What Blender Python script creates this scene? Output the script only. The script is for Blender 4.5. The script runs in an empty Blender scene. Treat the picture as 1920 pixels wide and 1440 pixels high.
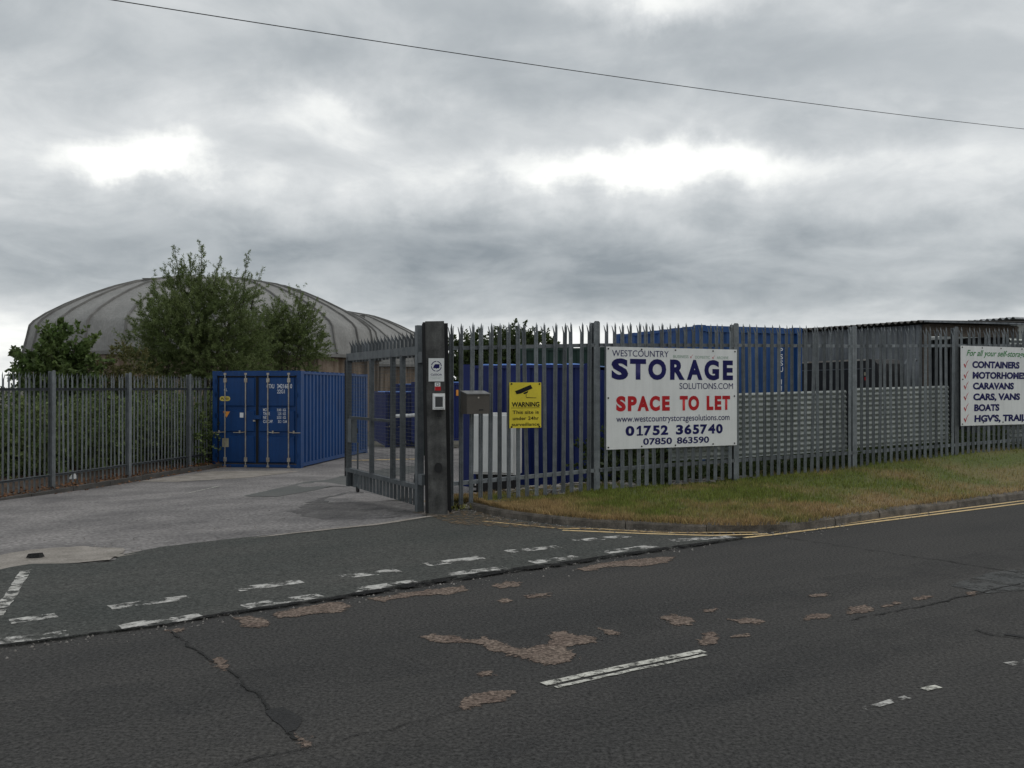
import bpy, bmesh, math, random
import numpy as np
from mathutils import Vector, Matrix, noise as mnoise

random.seed(7)
rng = np.random.default_rng(7)
sc = bpy.context.scene
COL = sc.collection
R = math.radians

# ------------------------------------------------------------------ camera
F = 1732.0            # focal length in pixels of a 1920 px wide picture
EYE = 1.6
HORIZON = 728.0
cam_d = bpy.data.cameras.new('camera')
cam_d.sensor_width = 36.0
cam_d.lens = F / 1920.0 * 36.0
cam_d.clip_start = 0.05
cam_d.clip_end = 3000
cam = bpy.data.objects.new('camera', cam_d)
COL.objects.link(cam)
cam.location = (0, 0, EYE)
cam.rotation_euler = (R(90) + math.atan(8.0 / F), 0, 0)
sc.camera = cam

# ------------------------------------------------------------------ world
SUN_EL, SUN_AZ = R(50), R(78)        # azimuth to the right of straight ahead
world = bpy.data.worlds.new('World')
sc.world = world
world.use_nodes = True
wn, wl = world.node_tree.nodes, world.node_tree.links
wn.clear()


def W(op, a, b=None, c=None, clamp=False):
    n = wn.new('ShaderNodeMath'); n.operation = op; n.use_clamp = clamp
    for i, v in enumerate((a, b, c)):
        if v is None: continue
        if isinstance(v, (int, float)): n.inputs[i].default_value = v
        else: wl.new(v, n.inputs[i])
    return n.outputs[0]


def WV(op, a, b):
    n = wn.new('ShaderNodeVectorMath'); n.operation = op
    for i, v in enumerate((a, b)):
        if v is None: continue
        if isinstance(v, (tuple, list)): n.inputs[i].default_value = v
        else: wl.new(v, n.inputs[i])
    return n.outputs['Value'] if op in ('LENGTH', 'DOT_PRODUCT') else n.outputs[0]


def WMAP(v, a, b, c, d, smooth=True):
    n = wn.new('ShaderNodeMapRange')
    n.interpolation_type = 'SMOOTHSTEP' if smooth else 'LINEAR'
    wl.new(v, n.inputs['Value'])
    for k, q in zip(('From Min', 'From Max', 'To Min', 'To Max'), (a, b, c, d)):
        n.inputs[k].default_value = q
    return n.outputs['Result']


def WNOISE(vec, scale, detail=6, rough=.55, dist=0.0):
    n = wn.new('ShaderNodeTexNoise')
    n.inputs['Scale'].default_value = scale
    n.inputs['Detail'].default_value = detail
    n.inputs['Roughness'].default_value = rough
    n.inputs['Distortion'].default_value = dist
    wl.new(vec, n.inputs['Vector'])
    return n


tc = wn.new('ShaderNodeTexCoord')
DIR = tc.outputs['Generated']
sep = wn.new('ShaderNodeSeparateXYZ'); wl.new(DIR, sep.inputs[0])
zc = W('MAXIMUM', sep.outputs[2], 0.0)
den = W('ADD', zc, 0.25)
cmb = wn.new('ShaderNodeCombineXYZ')
wl.new(W('DIVIDE', sep.outputs[0], den), cmb.inputs[0])
wl.new(W('DIVIDE', sep.outputs[1], den), cmb.inputs[1])
PL = cmb.outputs[0]
PL2 = WV('ADD', PL, (3.1, 7.7, 0.0))
big = WNOISE(PL2, 1.25, 4, .5, .3).outputs['Fac']
mid = WNOISE(WV('ADD', PL, (11.3, 2.9, 4.0)), 2.9, 9, .56, .5).outputs['Fac']
fine = WNOISE(WV('ADD', PL, (1.3, 5.9, 9.0)), 7.5, 8, .6, .4).outputs['Fac']
dens = W('ADD', W('MULTIPLY', big, .48), W('ADD', W('MULTIPLY', mid, .39), W('MULTIPLY', fine, .13)))
B = WMAP(dens, .34, .66, .28, .74)
# brighter breaks and darker bellies of the cloud layer
wob = WNOISE(DIR, 7.0, 6, .6).outputs['Color']
DW = WV('ADD', DIR, WV('MULTIPLY', WV('SUBTRACT', wob, (.5, .5, .5)), (.16, .16, .11)))


def skydir(px, py):
    return Vector(((px - 960) / F, 1.0, (HORIZON - py) / F)).normalized()


def blob(px, py, rx, ry, amp, soft=1.9):
    d0 = skydir(px, py)
    q = WV('MULTIPLY', WV('SUBTRACT', DW, tuple(d0)), (F / rx, F / max(rx, 250), F / ry))
    return WMAP(WV('LENGTH', q, None), 0.0, soft, amp, 0.0)


for args in ((245, 290, 90, 30, .55), (300, 275, 420, 90, .2), (1220, 322, 230, 34, .6), (1300, 312, 560, 92, .2),
             (1240, -10, 120, 30, .5), (600, 238, 120, 26, .18), (1860, 320, 220, 60, .06), (1780, 90, 260, 120, .12),
             (480, 120, 420, 50, -.08), (1620, 225, 140, 40, -.24), (1200, 515, 800, 78, -.34), (420, 425, 560, 60, -.27),
             (1150, 130, 420, 50, -.1), (820, 520, 420, 60, -.08)):
    B = W('ADD', B, blob(*args))
hz = WMAP(W('ADD', sep.outputs[2], W('MULTIPLY', W('SUBTRACT', fine, .5), .05)), .05, .1, .42, 0.0)
B = W('ADD', B, hz)
ramp = wn.new('ShaderNodeValToRGB')
ramp.color_ramp.elements[0].position = 0.0
ramp.color_ramp.elements[0].color = (.285, .322, .352, 1)
ramp.color_ramp.elements[1].position = 1.0
ramp.color_ramp.elements[1].color = (1.08, 1.09, 1.06, 1)
e = ramp.color_ramp.elements.new(.38); e.color = (.505, .54, .562, 1)
e = ramp.color_ramp.elements.new(.7); e.color = (.74, .765, .775, 1)
wl.new(B, ramp.inputs[0])
sky = wn.new('ShaderNodeTexSky'); sky.sky_type = 'NISHITA'
sky.sun_disc = False
sky.sun_elevation = SUN_EL
sky.sun_rotation = SUN_AZ
bg1 = wn.new('ShaderNodeBackground'); bg1.inputs[1].default_value = .06
wl.new(sky.outputs[0], bg1.inputs[0])
bg2 = wn.new('ShaderNodeBackground'); bg2.inputs[1].default_value = 1.0
wl.new(ramp.outputs[0], bg2.inputs[0])
mixw = wn.new('ShaderNodeMixShader'); mixw.inputs[0].default_value = .94
wl.new(bg1.outputs[0], mixw.inputs[1]); wl.new(bg2.outputs[0], mixw.inputs[2])
wo = wn.new('ShaderNodeOutputWorld'); wl.new(mixw.outputs[0], wo.inputs[0])

sun_d = bpy.data.lights.new('sun', 'SUN')
sun_d.energy = 0.75
sun_d.angle = R(35)
sun_d.color = (1.0, .96, .9)
sun = bpy.data.objects.new('sun', sun_d)
COL.objects.link(sun)
sv = Vector((math.sin(SUN_AZ) * math.cos(SUN_EL), math.cos(SUN_AZ) * math.cos(SUN_EL), math.sin(SUN_EL)))
sun.rotation_euler = sv.to_track_quat('Z', 'Y').to_euler()
sun.location = (20, 20, 40)

vs = sc.view_settings
vs.view_transform = 'Standard'; vs.look = 'None'; vs.exposure = 0.0; vs.gamma = 1.0
vs.use_curve_mapping = False

# ------------------------------------------------------------------ materials
MATS = {}


def nd(nt, kind, **kw):
    n = nt.nodes.new(kind)
    for k, v in kw.items(): setattr(n, k, v)
    return n


def mat(name, col, rough=.65, metal=0.0, col2=None, scale=3.0, stretch=(1, 1, 1), contrast=(.35, .65), fine=.12,
        fscale=60.0, bump=0.0, bscale=80.0, island=0.0, spec=.4, trans=0.0, alpha=None, detail=6, streak=0.0, attr=None, rotz=None, chips=0.0, objvar=0.0, rust=0.0, edge=False):
    if name in MATS: return MATS[name]
    m = bpy.data.materials.new(name); m.use_nodes = True
    nt = m.node_tree; L = nt.links
    b = nt.nodes['Principled BSDF']
    b.inputs['Roughness'].default_value = rough
    b.inputs['Metallic'].default_value = metal
    b.inputs['Specular IOR Level'].default_value = spec
    geo = nd(nt, 'ShaderNodeNewGeometry')
    mp = nd(nt, 'ShaderNodeMapping'); mp.inputs['Scale'].default_value = stretch
    if rotz is not None:
        mp.vector_type = 'TEXTURE'; mp.inputs['Rotation'].default_value = (0, 0, rotz)
    L.new(geo.outputs['Position'], mp.inputs['Vector'])
    n1 = nd(nt, 'ShaderNodeTexNoise'); n1.inputs['Scale'].default_value = scale
    n1.inputs['Detail'].default_value = detail; n1.inputs['Roughness'].default_value = .6
    L.new(mp.outputs[0], n1.inputs['Vector'])
    mr = nd(nt, 'ShaderNodeMapRange'); mr.inputs['From Min'].default_value = contrast[0]; mr.inputs['From Max'].default_value = contrast[1]
    L.new(n1.outputs['Fac'], mr.inputs['Value'])
    mx = nd(nt, 'ShaderNodeMix', data_type='RGBA')
    c2 = col2 if col2 else tuple(min(1, c * 1.25) for c in col)
    mx.inputs['A'].default_value = (*col, 1); mx.inputs['B'].default_value = (*c2, 1)
    if attr:
        at_ = nd(nt, 'ShaderNodeAttribute'); at_.attribute_name = attr
        L.new(at_.outputs['Fac'], mx.inputs['Factor'])
    else:
        L.new(mr.outputs[0], mx.inputs['Factor'])
    out = mx.outputs['Result']
    if fine > 0:
        n2 = nd(nt, 'ShaderNodeTexNoise'); n2.inputs['Scale'].default_value = fscale; n2.inputs['Detail'].default_value = 3
        L.new(geo.outputs['Position'], n2.inputs['Vector'])
        m2 = nd(nt, 'ShaderNodeMapRange'); m2.inputs['From Min'].default_value = .3; m2.inputs['From Max'].default_value = .7
        m2.inputs['To Min'].default_value = 1 - fine; m2.inputs['To Max'].default_value = 1 + fine
        L.new(n2.outputs['Fac'], m2.inputs['Value'])
        vm = nd(nt, 'ShaderNodeVectorMath', operation='SCALE')
        L.new(out, vm.inputs[0]); L.new(m2.outputs[0], vm.inputs['Scale'])
        out = vm.outputs[0]
    if streak > 0:
        mps = nd(nt, 'ShaderNodeMapping'); mps.inputs['Scale'].default_value = (14, 14, .7)
        L.new(geo.outputs['Position'], mps.inputs['Vector'])
        n4 = nd(nt, 'ShaderNodeTexNoise'); n4.inputs['Scale'].default_value = 1.0; n4.inputs['Detail'].default_value = 4
        L.new(mps.outputs[0], n4.inputs['Vector'])
        m4 = nd(nt, 'ShaderNodeMapRange'); m4.inputs['From Min'].default_value = .35; m4.inputs['From Max'].default_value = .65
        m4.inputs['To Min'].default_value = 1 - streak; m4.inputs['To Max'].default_value = 1 + streak * .5
        L.new(n4.outputs['Fac'], m4.inputs['Value'])
        vm4 = nd(nt, 'ShaderNodeVectorMath', operation='SCALE')
        L.new(out, vm4.inputs[0]); L.new(m4.outputs[0], vm4.inputs['Scale'])
        out = vm4.outputs[0]
    if rust > 0:
        mpr = nd(nt, 'ShaderNodeMapping'); mpr.inputs['Scale'].default_value = (6, 6, 1.3)
        L.new(geo.outputs['Position'], mpr.inputs['Vector'])
        n9 = nd(nt, 'ShaderNodeTexNoise'); n9.inputs['Scale'].default_value = 1.6; n9.inputs['Detail'].default_value = 9; n9.inputs['Roughness'].default_value = .7
        L.new(mpr.outputs[0], n9.inputs['Vector'])
        m9 = nd(nt, 'ShaderNodeMapRange'); m9.inputs['From Min'].default_value = .6; m9.inputs['From Max'].default_value = .74
        m9.inputs['To Max'].default_value = rust
        L.new(n9.outputs['Fac'], m9.inputs['Value'])
        x9 = nd(nt, 'ShaderNodeMix', data_type='RGBA'); x9.inputs['B'].default_value = (.06, .05, .05, 1)
        L.new(m9.outputs[0], x9.inputs['Factor']); L.new(out, x9.inputs['A']); out = x9.outputs['Result']
    if chips > 0:
        n7 = nd(nt, 'ShaderNodeTexNoise'); n7.inputs['Scale'].default_value = 48; n7.inputs['Detail'].default_value = 5; n7.inputs['Roughness'].default_value = .75
        L.new(geo.outputs['Position'], n7.inputs['Vector'])
        m7 = nd(nt, 'ShaderNodeMapRange'); m7.inputs['From Min'].default_value = .3; m7.inputs['From Max'].default_value = .75
        m7.inputs['To Min'].default_value = max(.15, 1 - chips * .55); m7.inputs['To Max'].default_value = 1 + chips
        L.new(n7.outputs['Fac'], m7.inputs['Value'])
        vm7 = nd(nt, 'ShaderNodeVectorMath', operation='SCALE')
        L.new(out, vm7.inputs[0]); L.new(m7.outputs[0], vm7.inputs['Scale'])
        out = vm7.outputs[0]
    if objvar > 0:
        oi = nd(nt, 'ShaderNodeObjectInfo')
        m8 = nd(nt, 'ShaderNodeMapRange'); m8.inputs['To Min'].default_value = 1 - objvar; m8.inputs['To Max'].default_value = 1 + objvar
        L.new(oi.outputs['Random'], m8.inputs['Value'])
        vm8 = nd(nt, 'ShaderNodeVectorMath', operation='SCALE')
        L.new(out, vm8.inputs[0]); L.new(m8.outputs[0], vm8.inputs['Scale'])
        out = vm8.outputs[0]
    if island > 0:
        m3 = nd(nt, 'ShaderNodeMapRange'); m3.inputs['To Min'].default_value = 1 - island; m3.inputs['To Max'].default_value = 1 + island
        L.new(geo.outputs['Random Per Island'], m3.inputs['Value'])
        vm3 = nd(nt, 'ShaderNodeVectorMath', operation='SCALE')
        L.new(out, vm3.inputs[0]); L.new(m3.outputs[0], vm3.inputs['Scale'])
        out = vm3.outputs[0]
    L.new(out, b.inputs['Base Color'])
    if bump > 0:
        n5 = nd(nt, 'ShaderNodeTexNoise'); n5.inputs['Scale'].default_value = bscale; n5.inputs['Detail'].default_value = 4
        L.new(geo.outputs['Position'], n5.inputs['Vector'])
        bp = nd(nt, 'ShaderNodeBump'); bp.inputs['Strength'].default_value = bump; bp.inputs['Distance'].default_value = .01
        L.new(n5.outputs['Fac'], bp.inputs['Height']); L.new(bp.outputs[0], b.inputs['Normal'])
    surf = b.outputs[0]
    outn = nt.nodes['Material Output']
    if trans > 0:
        t = nd(nt, 'ShaderNodeBsdfTranslucent'); L.new(out, t.inputs[0])
        ms = nd(nt, 'ShaderNodeMixShader'); ms.inputs[0].default_value = trans
        L.new(b.outputs[0], ms.inputs[1]); L.new(t.outputs[0], ms.inputs[2]); surf = ms.outputs[0]
    if alpha:                              # worn away in specks: (noise scale, threshold low, high)
        n6 = nd(nt, 'ShaderNodeTexNoise'); n6.inputs['Scale'].default_value = alpha[0]
        n6.inputs['Detail'].default_value = 8; n6.inputs['Roughness'].default_value = .7
        L.new(geo.outputs['Position'], n6.inputs['Vector'])
        m6 = nd(nt, 'ShaderNodeMapRange'); m6.inputs['From Min'].default_value = alpha[1]; m6.inputs['From Max'].default_value = alpha[2]
        if edge:
            ae = nd(nt, 'ShaderNodeAttribute'); ae.attribute_name = 'edge'
            ms_ = nd(nt, 'ShaderNodeMath', operation='MULTIPLY_ADD'); ms_.inputs[1].default_value = 2.6; ms_.inputs[2].default_value = -1.3
            L.new(n6.outputs['Fac'], ms_.inputs[0])
            ma_ = nd(nt, 'ShaderNodeMath', operation='ADD'); L.new(ms_.outputs[0], ma_.inputs[0]); L.new(ae.outputs['Fac'], ma_.inputs[1])
            L.new(ma_.outputs[0], m6.inputs['Value'])
        else:
            L.new(n6.outputs['Fac'], m6.inputs['Value'])
        tr = nd(nt, 'ShaderNodeBsdfTransparent')
        ms = nd(nt, 'ShaderNodeMixShader'); L.new(m6.outputs[0], ms.inputs[0])
        L.new(tr.outputs[0], ms.inputs[1]); L.new(surf, ms.inputs[2]); surf = ms.outputs[0]
    L.new(surf, outn.inputs['Surface'])
    MATS[name] = m
    return m


M_ASPH = mat('road_asphalt', (.02, .0205, .0208), .92, col2=(.045, .0425, .0395), scale=.8, stretch=(4, 1.1, 1), rotz=R(34), contrast=(.2, .8), fine=.14, fscale=30, bump=.5, bscale=95, spec=.2, detail=12, chips=2.4)
M_APRON = mat('apron_asphalt', (.038, .042, .039), .92, col2=(.064, .063, .058), scale=1.0, stretch=(1.6, .9, 1), rotz=R(45), contrast=(.22, .78), fine=.16, fscale=30, bump=.5, bscale=95, spec=.2, detail=12, chips=1.7)
M_YARD = mat('yard_surface', (.135, .128, .127), .92, col2=(.25, .235, .228), scale=.8, contrast=(.32, .66), fine=.45, fscale=24, bump=.5, bscale=60, spec=.2, detail=9)
M_PALECONC = mat('pale_concrete', (.22, .2, .175), .9, col2=(.33, .3, .27), scale=3, fine=.25, fscale=50, bump=.5, spec=.2)
M_PATCH = mat('dark_yard_patch', (.1, .105, .1), .9, col2=(.13, .13, .125), scale=2, fine=.25, spec=.2)
M_EROD = mat('eroded_subbase', (.115, .086, .071), .95, col2=(.165, .13, .106), scale=5, fine=.6, fscale=45, bump=1, bscale=60, spec=.15, alpha=(13, .42, .62), chips=1.0, edge=True)
M_SEAMSHADE = mat('seam_shade', (.012, .012, .012), .9, fine=.4, bump=.8, alpha=(8, .4, .52), spec=.15)  # near-black for the painted shade at the apron's edge
M_DARKREP = mat('dark_repair', (.018, .018, .018), .9, fine=.4, bump=.8)
M_WHITEP = mat('worn_white_paint', (.36, .35, .33), .85, col2=(.52, .51, .48), scale=7, fine=.3, fscale=40, alpha=(6, .455, .555))
M_WHITEP2 = mat('white_line_paint', (.46, .45, .4), .85, col2=(.58, .57, .51), scale=8, fine=.3, fscale=40, alpha=(15, .39, .52))
M_YELP = mat('yellow_line_paint', (.56, .4, .19), .8, col2=(.66, .5, .27), scale=6, fine=.15, alpha=(14, .34, .4))
M_KERB = mat('kerb_stone', (.07, .062, .052), .9, col2=(.16, .14, .118), scale=7, fine=.25, bump=.8, island=.15)
M_SOIL = mat('soil', (.05, .037, .027), .95, col2=(.1, .06, .036), scale=4, fine=.4, fscale=50, bump=1, bscale=40)
M_GROUND = mat('rough_ground', (.05, .05, .035), .95, col2=(.09, .08, .06), scale=.6, fine=.3)
M_VERGE = mat('verge_turf', (.1, .122, .034), .95, col2=(.22, .155, .08), scale=1.6, contrast=(.4, .6), fine=.4, fscale=40, bump=1, bscale=50, attr='dry')
M_LITTER = mat('dry_grass_litter', (.13, .09, .05), .95, col2=(.2, .14, .08), scale=9, fine=.5, alpha=(16, .46, .62))
M_GALV = mat('galvanised_steel', (.135, .15, .16), .55, .3, col2=(.195, .212, .222), scale=9, fine=.12, fscale=40, streak=.2, spec=.4, objvar=.3)
M_GALVD = mat('dull_galvanised', (.078, .09, .098), .6, .3, col2=(.12, .132, .14), scale=7, fine=.12, streak=.2, objvar=.3)
M_POSTST = mat('gatepost_steel', (.045, .045, .044), .65, .2, col2=(.12, .12, .115), scale=5, fine=.15, streak=.35)
M_BLACK = mat('black_rubber_and_shade', (.012, .012, .013), .7, fine=.1)  # also colours the painted shade beside the gate post's beam
M_BLUE = mat('container_blue', (.004, .042, .155), .5, col2=(.006, .053, .19), scale=2.2, fine=.06, streak=.12, spec=.35, rust=.7)
M_NAVY = mat('container_navy', (.003, .013, .105), .5, col2=(.004, .017, .13), scale=2.2, fine=.06, streak=.15, rust=.7)
M_MIDBLUE = mat('container_mid_blue', (.013, .065, .21), .55, col2=(.018, .08, .25), scale=2.2, fine=.06, streak=.18, rust=.7)
M_ROOFGLINT = mat('roof_glint_blue', (.2, .33, .62), .6, fine=.1)  # highlights along the navy containers' tops, put into the roof colour
M_CGREEN = mat('container_green', (.012, .035, .025), .6, fine=.1, streak=.15)
M_BAR = mat('lockbar_zinc', (.5, .48, .42), .5, .4, col2=(.34, .28, .22), scale=9)
M_WHITE = mat('white_sheet', (.72, .73, .72), .45, col2=(.78, .79, .78), scale=2.5, fine=.02, streak=.05)
M_WPANEL = mat('white_cabinet', (.6, .6, .59), .6, fine=.05, streak=.1)
M_TXTW = mat('white_lettering', (.7, .72, .74), .6, fine=0)
M_NAVYT = mat('navy_print', (.012, .012, .085), .5, fine=0, spec=.12)
M_RED = mat('red_print', (.42, .02, .025), .5, fine=.03, spec=.12)
M_GREENT = mat('green_print', (.03, .2, .05), .5, fine=0, spec=.12)
M_SAGE = mat('sage_print', (.25, .36, .28), .5, fine=0, spec=.12)
M_YSIGN = mat('yellow_sign', (.6, .49, .03), .45, fine=.03)
M_YSTICK = mat('yellow_sticker', (.6, .48, .1), .5, fine=.05)
M_ORANGE = mat('orange_sticker', (.75, .3, .05), .5, fine=.03)
M_TAN = mat('tan_sticker', (.3, .28, .2), .6, fine=.1)
M_BPRINT = mat('black_print', (.012, .012, .012), .5, fine=0, spec=.12)
M_SHELL = mat('dome_concrete', (.215, .213, .205), .9, col2=(.29, .286, .275), scale=.5, fine=.1, fscale=6, streak=.12)
M_RIB = mat('dome_rib', (.145, .142, .135), .9, col2=(.21, .205, .195), scale=1.0, fine=.1)
M_DRUM = mat('stained_drum', (.1, .068, .045), .9, col2=(.24, .19, .145), scale=1.0, stretch=(1.6, 1.6, .12), contrast=(.4, .62), fine=.15, fscale=6)
M_LEAFW = mat('willow_leaf', (.115, .158, .05), .6, col2=(.17, .21, .08), scale=.9, fine=0, island=.45, trans=.4, spec=.3)
M_LEAFS = mat('sycamore_leaf', (.085, .135, .04), .6, col2=(.13, .175, .058), scale=1.2, fine=0, island=.5, trans=.42, spec=.3)
M_LEAFO = mat('olive_leaf', (.1, .105, .035), .6, col2=(.14, .13, .05), scale=1.2, fine=0, island=.45, trans=.25, spec=.3)
M_LEAFB = mat('bramble_leaf', (.1, .15, .05), .65, col2=(.17, .205, .08), scale=1.5, fine=0, island=.5, trans=.25, spec=.3)
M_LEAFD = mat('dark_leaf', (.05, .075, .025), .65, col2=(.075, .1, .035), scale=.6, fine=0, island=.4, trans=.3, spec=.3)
M_BARK = mat('bark', (.06, .05, .038), .9, fine=.3)
M_SHEDM = mat('shed_sheet', (.13, .145, .16), .55, .35, col2=(.22, .235, .25), scale=1.2, fine=.1, streak=.35)
M_SHEETD = mat('dark_roof_edge', (.05, .047, .043), .7, fine=.2)
M_TIMBER = mat('old_timber', (.07, .056, .045), .85, col2=(.12, .098, .08), scale=4, stretch=(1, 1, 6), fine=.2)
M_PALEB = mat('pale_board', (.34, .36, .34), .7, col2=(.42, .44, .42), scale=2, fine=.08, streak=.15)
M_STONE = mat('rubble', (.14, .13, .12), .9, col2=(.3, .28, .26), scale=4, fine=.2, island=.3)
M_BROWNBOX = mat('grey_brown_paint', (.075, .066, .056), .55, fine=.08)
M_GLASSY = mat('dark_glass', (.03, .033, .035), .15, fine=0, spec=.5)
M_DEADLEAF = mat('dead_leaves', (.12, .05, .022), .9, col2=(.2, .1, .045), scale=5, fine=0, island=.5)
M_CABLE = mat('cable_sheath', (.012, .012, .012), .8, fine=0)
def _grass_mat():
    return mat('grass_blade', (.175, .215, .045), .7, col2=(.37, .26, .13), fine=.3, fscale=5, island=.4, trans=.3, spec=.25, attr='dry')


# ------------------------------------------------------------------ mesh helpers
class MB:
    def __init__(s): s.v = []; s.f = []

    def add(s, verts, faces):
        o = len(s.v); s.v += [tuple(p) for p in verts]; s.f += [tuple(i + o for i in f) for f in faces]; return s

    def box(s, x0, x1, y0, y1, z0, z1, M=None):
        vs_ = [(x0, y0, z0), (x1, y0, z0), (x1, y1, z0), (x0, y1, z0), (x0, y0, z1), (x1, y0, z1), (x1, y1, z1), (x0, y1, z1)]
        if M is not None: vs_ = [tuple(M @ Vector(p)) for p in vs_]
        return s.add(vs_, [(0, 3, 2, 1), (4, 5, 6, 7), (0, 1, 5, 4), (1, 2, 6, 5), (2, 3, 7, 6), (3, 0, 4, 7)])

    def bbox(s, x0, x1, y0, y1, z0, z1, c=.01):
        """box whose -y face is chamfered by c (raised panel)"""
        vs_ = [(x0, y1, z0), (x1, y1, z0), (x1, y1, z1), (x0, y1, z1), (x0 + c, y0, z0 + c), (x1 - c, y0, z0 + c), (x1 - c, y0, z1 - c), (x0 + c, y0, z1 - c)]
        return s.add(vs_, [(4, 5, 6, 7), (0, 1, 5, 4), (1, 2, 6, 5), (2, 3, 7, 6), (3, 0, 4, 7), (0, 3, 2, 1)])

    def tube(s, pts, r, n=6, cap=True):
        pts = [Vector(p) for p in pts]; rings = []
        for i, p in enumerate(pts):
            d = (pts[min(i + 1, len(pts) - 1)] - pts[max(i - 1, 0)]).normalized()
            a = d.cross(Vector((0, 0, 1)))
            if a.length < 1e-3: a = Vector((1, 0, 0))
            a.normalize(); b = d.cross(a)
            rr = r[i] if isinstance(r, (list, tuple)) else r
            rings.append([p + (a * math.cos(t) + b * math.sin(t)) * rr for t in [2 * math.pi * k / n for k in range(n)]])
        vs_ = [q for rg in rings for q in rg]; fs = []
        for i in range(len(pts) - 1):
            for k in range(n):
                fs.append((i * n + k, i * n + (k + 1) % n, (i + 1) * n + (k + 1) % n, (i + 1) * n + k))
        if cap:
            fs.append(tuple(range(n))[::-1]); fs.append(tuple((len(pts) - 1) * n + k for k in range(n)))
        return s.add(vs_, fs)

    def prism(s, poly, y0, y1):
        """poly: list of (x,z) counter-clockwise seen from -y; extruded y0..y1"""
        n = len(poly)
        vs_ = [(x, y0, z) for x, z in poly] + [(x, y1, z) for x, z in poly]
        fs = [tuple(range(n)), tuple(range(2 * n - 1, n - 1, -1))] + [(i, i + n, (i + 1) % n + n, (i + 1) % n) for i in range(n)]
        return s.add(vs_, fs)

    def mesh(s, name, m, smooth=False):
        me = bpy.data.meshes.new(name); me.from_pydata(s.v, [], s.f)
        me.materials.append(m)
        if smooth: me.polygons.foreach_set('use_smooth', [True] * len(me.polygons))
        me.update()
        return me

    def build(s, name, m, parent=None, smooth=False, loc=None, rot=None):
        return link(name, s.mesh(name, m, smooth), parent, loc, rot)


def link(name, me, parent=None, loc=None, rot=None):
    o = bpy.data.objects.new(name, me); COL.objects.link(o)
    if parent: o.parent = parent
    if loc: o.location = loc
    if rot: o.rotation_euler = rot
    return o


def empty(name, loc=(0, 0, 0), rz=0, label=None, cat=None, group=None):
    o = bpy.data.objects.new(name, None); COL.objects.link(o)
    o.location = loc; o.rotation_euler = (0, 0, rz); o.empty_display_size = .2
    return tag(o, label, cat, group)


def tag(o, label=None, cat=None, group=None, kind=None):
    if label: o['label'] = label
    if cat: o['category'] = cat
    if group: o['group'] = group
    if kind: o['kind'] = kind
    return o


def copy_tree(o, parent=None):
    c = o.copy(); COL.objects.link(c); c.parent = parent
    for ch in o.children: copy_tree(ch, c)
    return c


# text ---------------------------------------------------------------
_cap = {}


def text_mesh(body, bold=0.0, shear=0.0, spacing=1.0):
    cu = bpy.data.curves.new('t', 'FONT'); cu.body = body; cu.size = 1.0
    cu.offset = bold; cu.shear = shear; cu.space_character = spacing
    cu.resolution_u = 4; cu.fill_mode = 'FRONT'
    ob = bpy.data.objects.new('t', cu); COL.objects.link(ob)
    dg = bpy.context.evaluated_depsgraph_get()
    me = bpy.data.meshes.new_from_object(ob.evaluated_get(dg))
    bpy.data.objects.remove(ob); bpy.data.curves.remove(cu)
    return me


def cap_height(bold):
    if bold not in _cap:
        me = text_mesh('H', bold); _cap[bold] = (min(v.co.y for v in me.vertices), max(v.co.y for v in me.vertices))
    return _cap[bold]


def lettering(body, x0, x1, zb, zt, m, parent, y=-.006, bold=0.0, shear=0.0, name='lettering', spacing=1.0):
    """text on the local -y face of a thing: glyph box spans x0..x1, baseline zb, capital height up to zt"""
    me = text_mesh(body, bold, shear, spacing)
    c0, c1 = cap_height(bold)
    n = len(me.vertices); co = np.empty(n * 3); me.vertices.foreach_get('co', co); co = co.reshape(-1, 3)
    a, b = co[:, 0].min(), co[:, 0].max()
    out = np.empty_like(co)
    out[:, 0] = x0 + (co[:, 0] - a) / (b - a) * (x1 - x0)
    out[:, 1] = y
    out[:, 2] = zb + (co[:, 1] - c0) / (c1 - c0) * (zt - zb)
    me.vertices.foreach_set('co', out.ravel()); me.materials.clear(); me.materials.append(m); me.update()
    return link(name, me, parent)


# ------------------------------------------------------------------ terrain
TA = Vector((-4.36, 7.87)); TD = Vector((.672, .7405)); TN = Vector((-.7405, .672))     # edge between road and yard
FP = Vector((1.2, 13.04)); FU = Vector((.8908, .4544)); FN = Vector((-.4544, .8908))    # front fence line
BAY = 2.52


def lerp_tab(t, tab):
    if t <= tab[0][0]: return tab[0][1]
    for (a, u), (b, v) in zip(tab, tab[1:]):
        if t <= b: return u + (v - u) * (t - a) / (b - a)
    return tab[-1][1]


def sstep(a, b, x):
    t = max(0., min(1., (x - a) / (b - a))); return t * t * (3 - 2 * t)


FBASE = [(-1.2, .03), (-.88, .05), (0, .14), (1, .16), (2, .26), (3, .41), (3.75, .47), (6, .6), (12, .8)]
FTOP = [(-.9, 2.45), (0, 2.54), (1, 2.59), (2, 2.63), (3, 2.69), (4, 2.75), (7, 2.9)]


def g(x, y):
    p = Vector((x, y))
    s = (p - TA).dot(TN)
    z = -.045 * max(0., min(s, 11.0))
    q = p - FP; a = q.dot(FU); ee = q.dot(FN)
    if ee > 0:
        zf = lerp_tab(a / BAY, FBASE)
        tgt = -.5 + .7 * sstep(2.0, 3.6, x)
        bank = zf + (tgt - zf) * sstep(.4, 4.0, ee)
        k = sstep(-2.3, -.6, a)
        z = z + (bank - z) * k
    z -= .05 * (max(30., min(y, 60.)) - 30.)
    return z


def G(px, py, dz=0.0):
    """world point of the ground seen at a pixel of the photograph"""
    z = 0.0
    for _ in range(30):
        d = (EYE - z) * F / (py - HORIZON)
        x = (px - 960) / F * d
        z = g(x, d)
    return Vector((x, d, z + dz))


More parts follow.
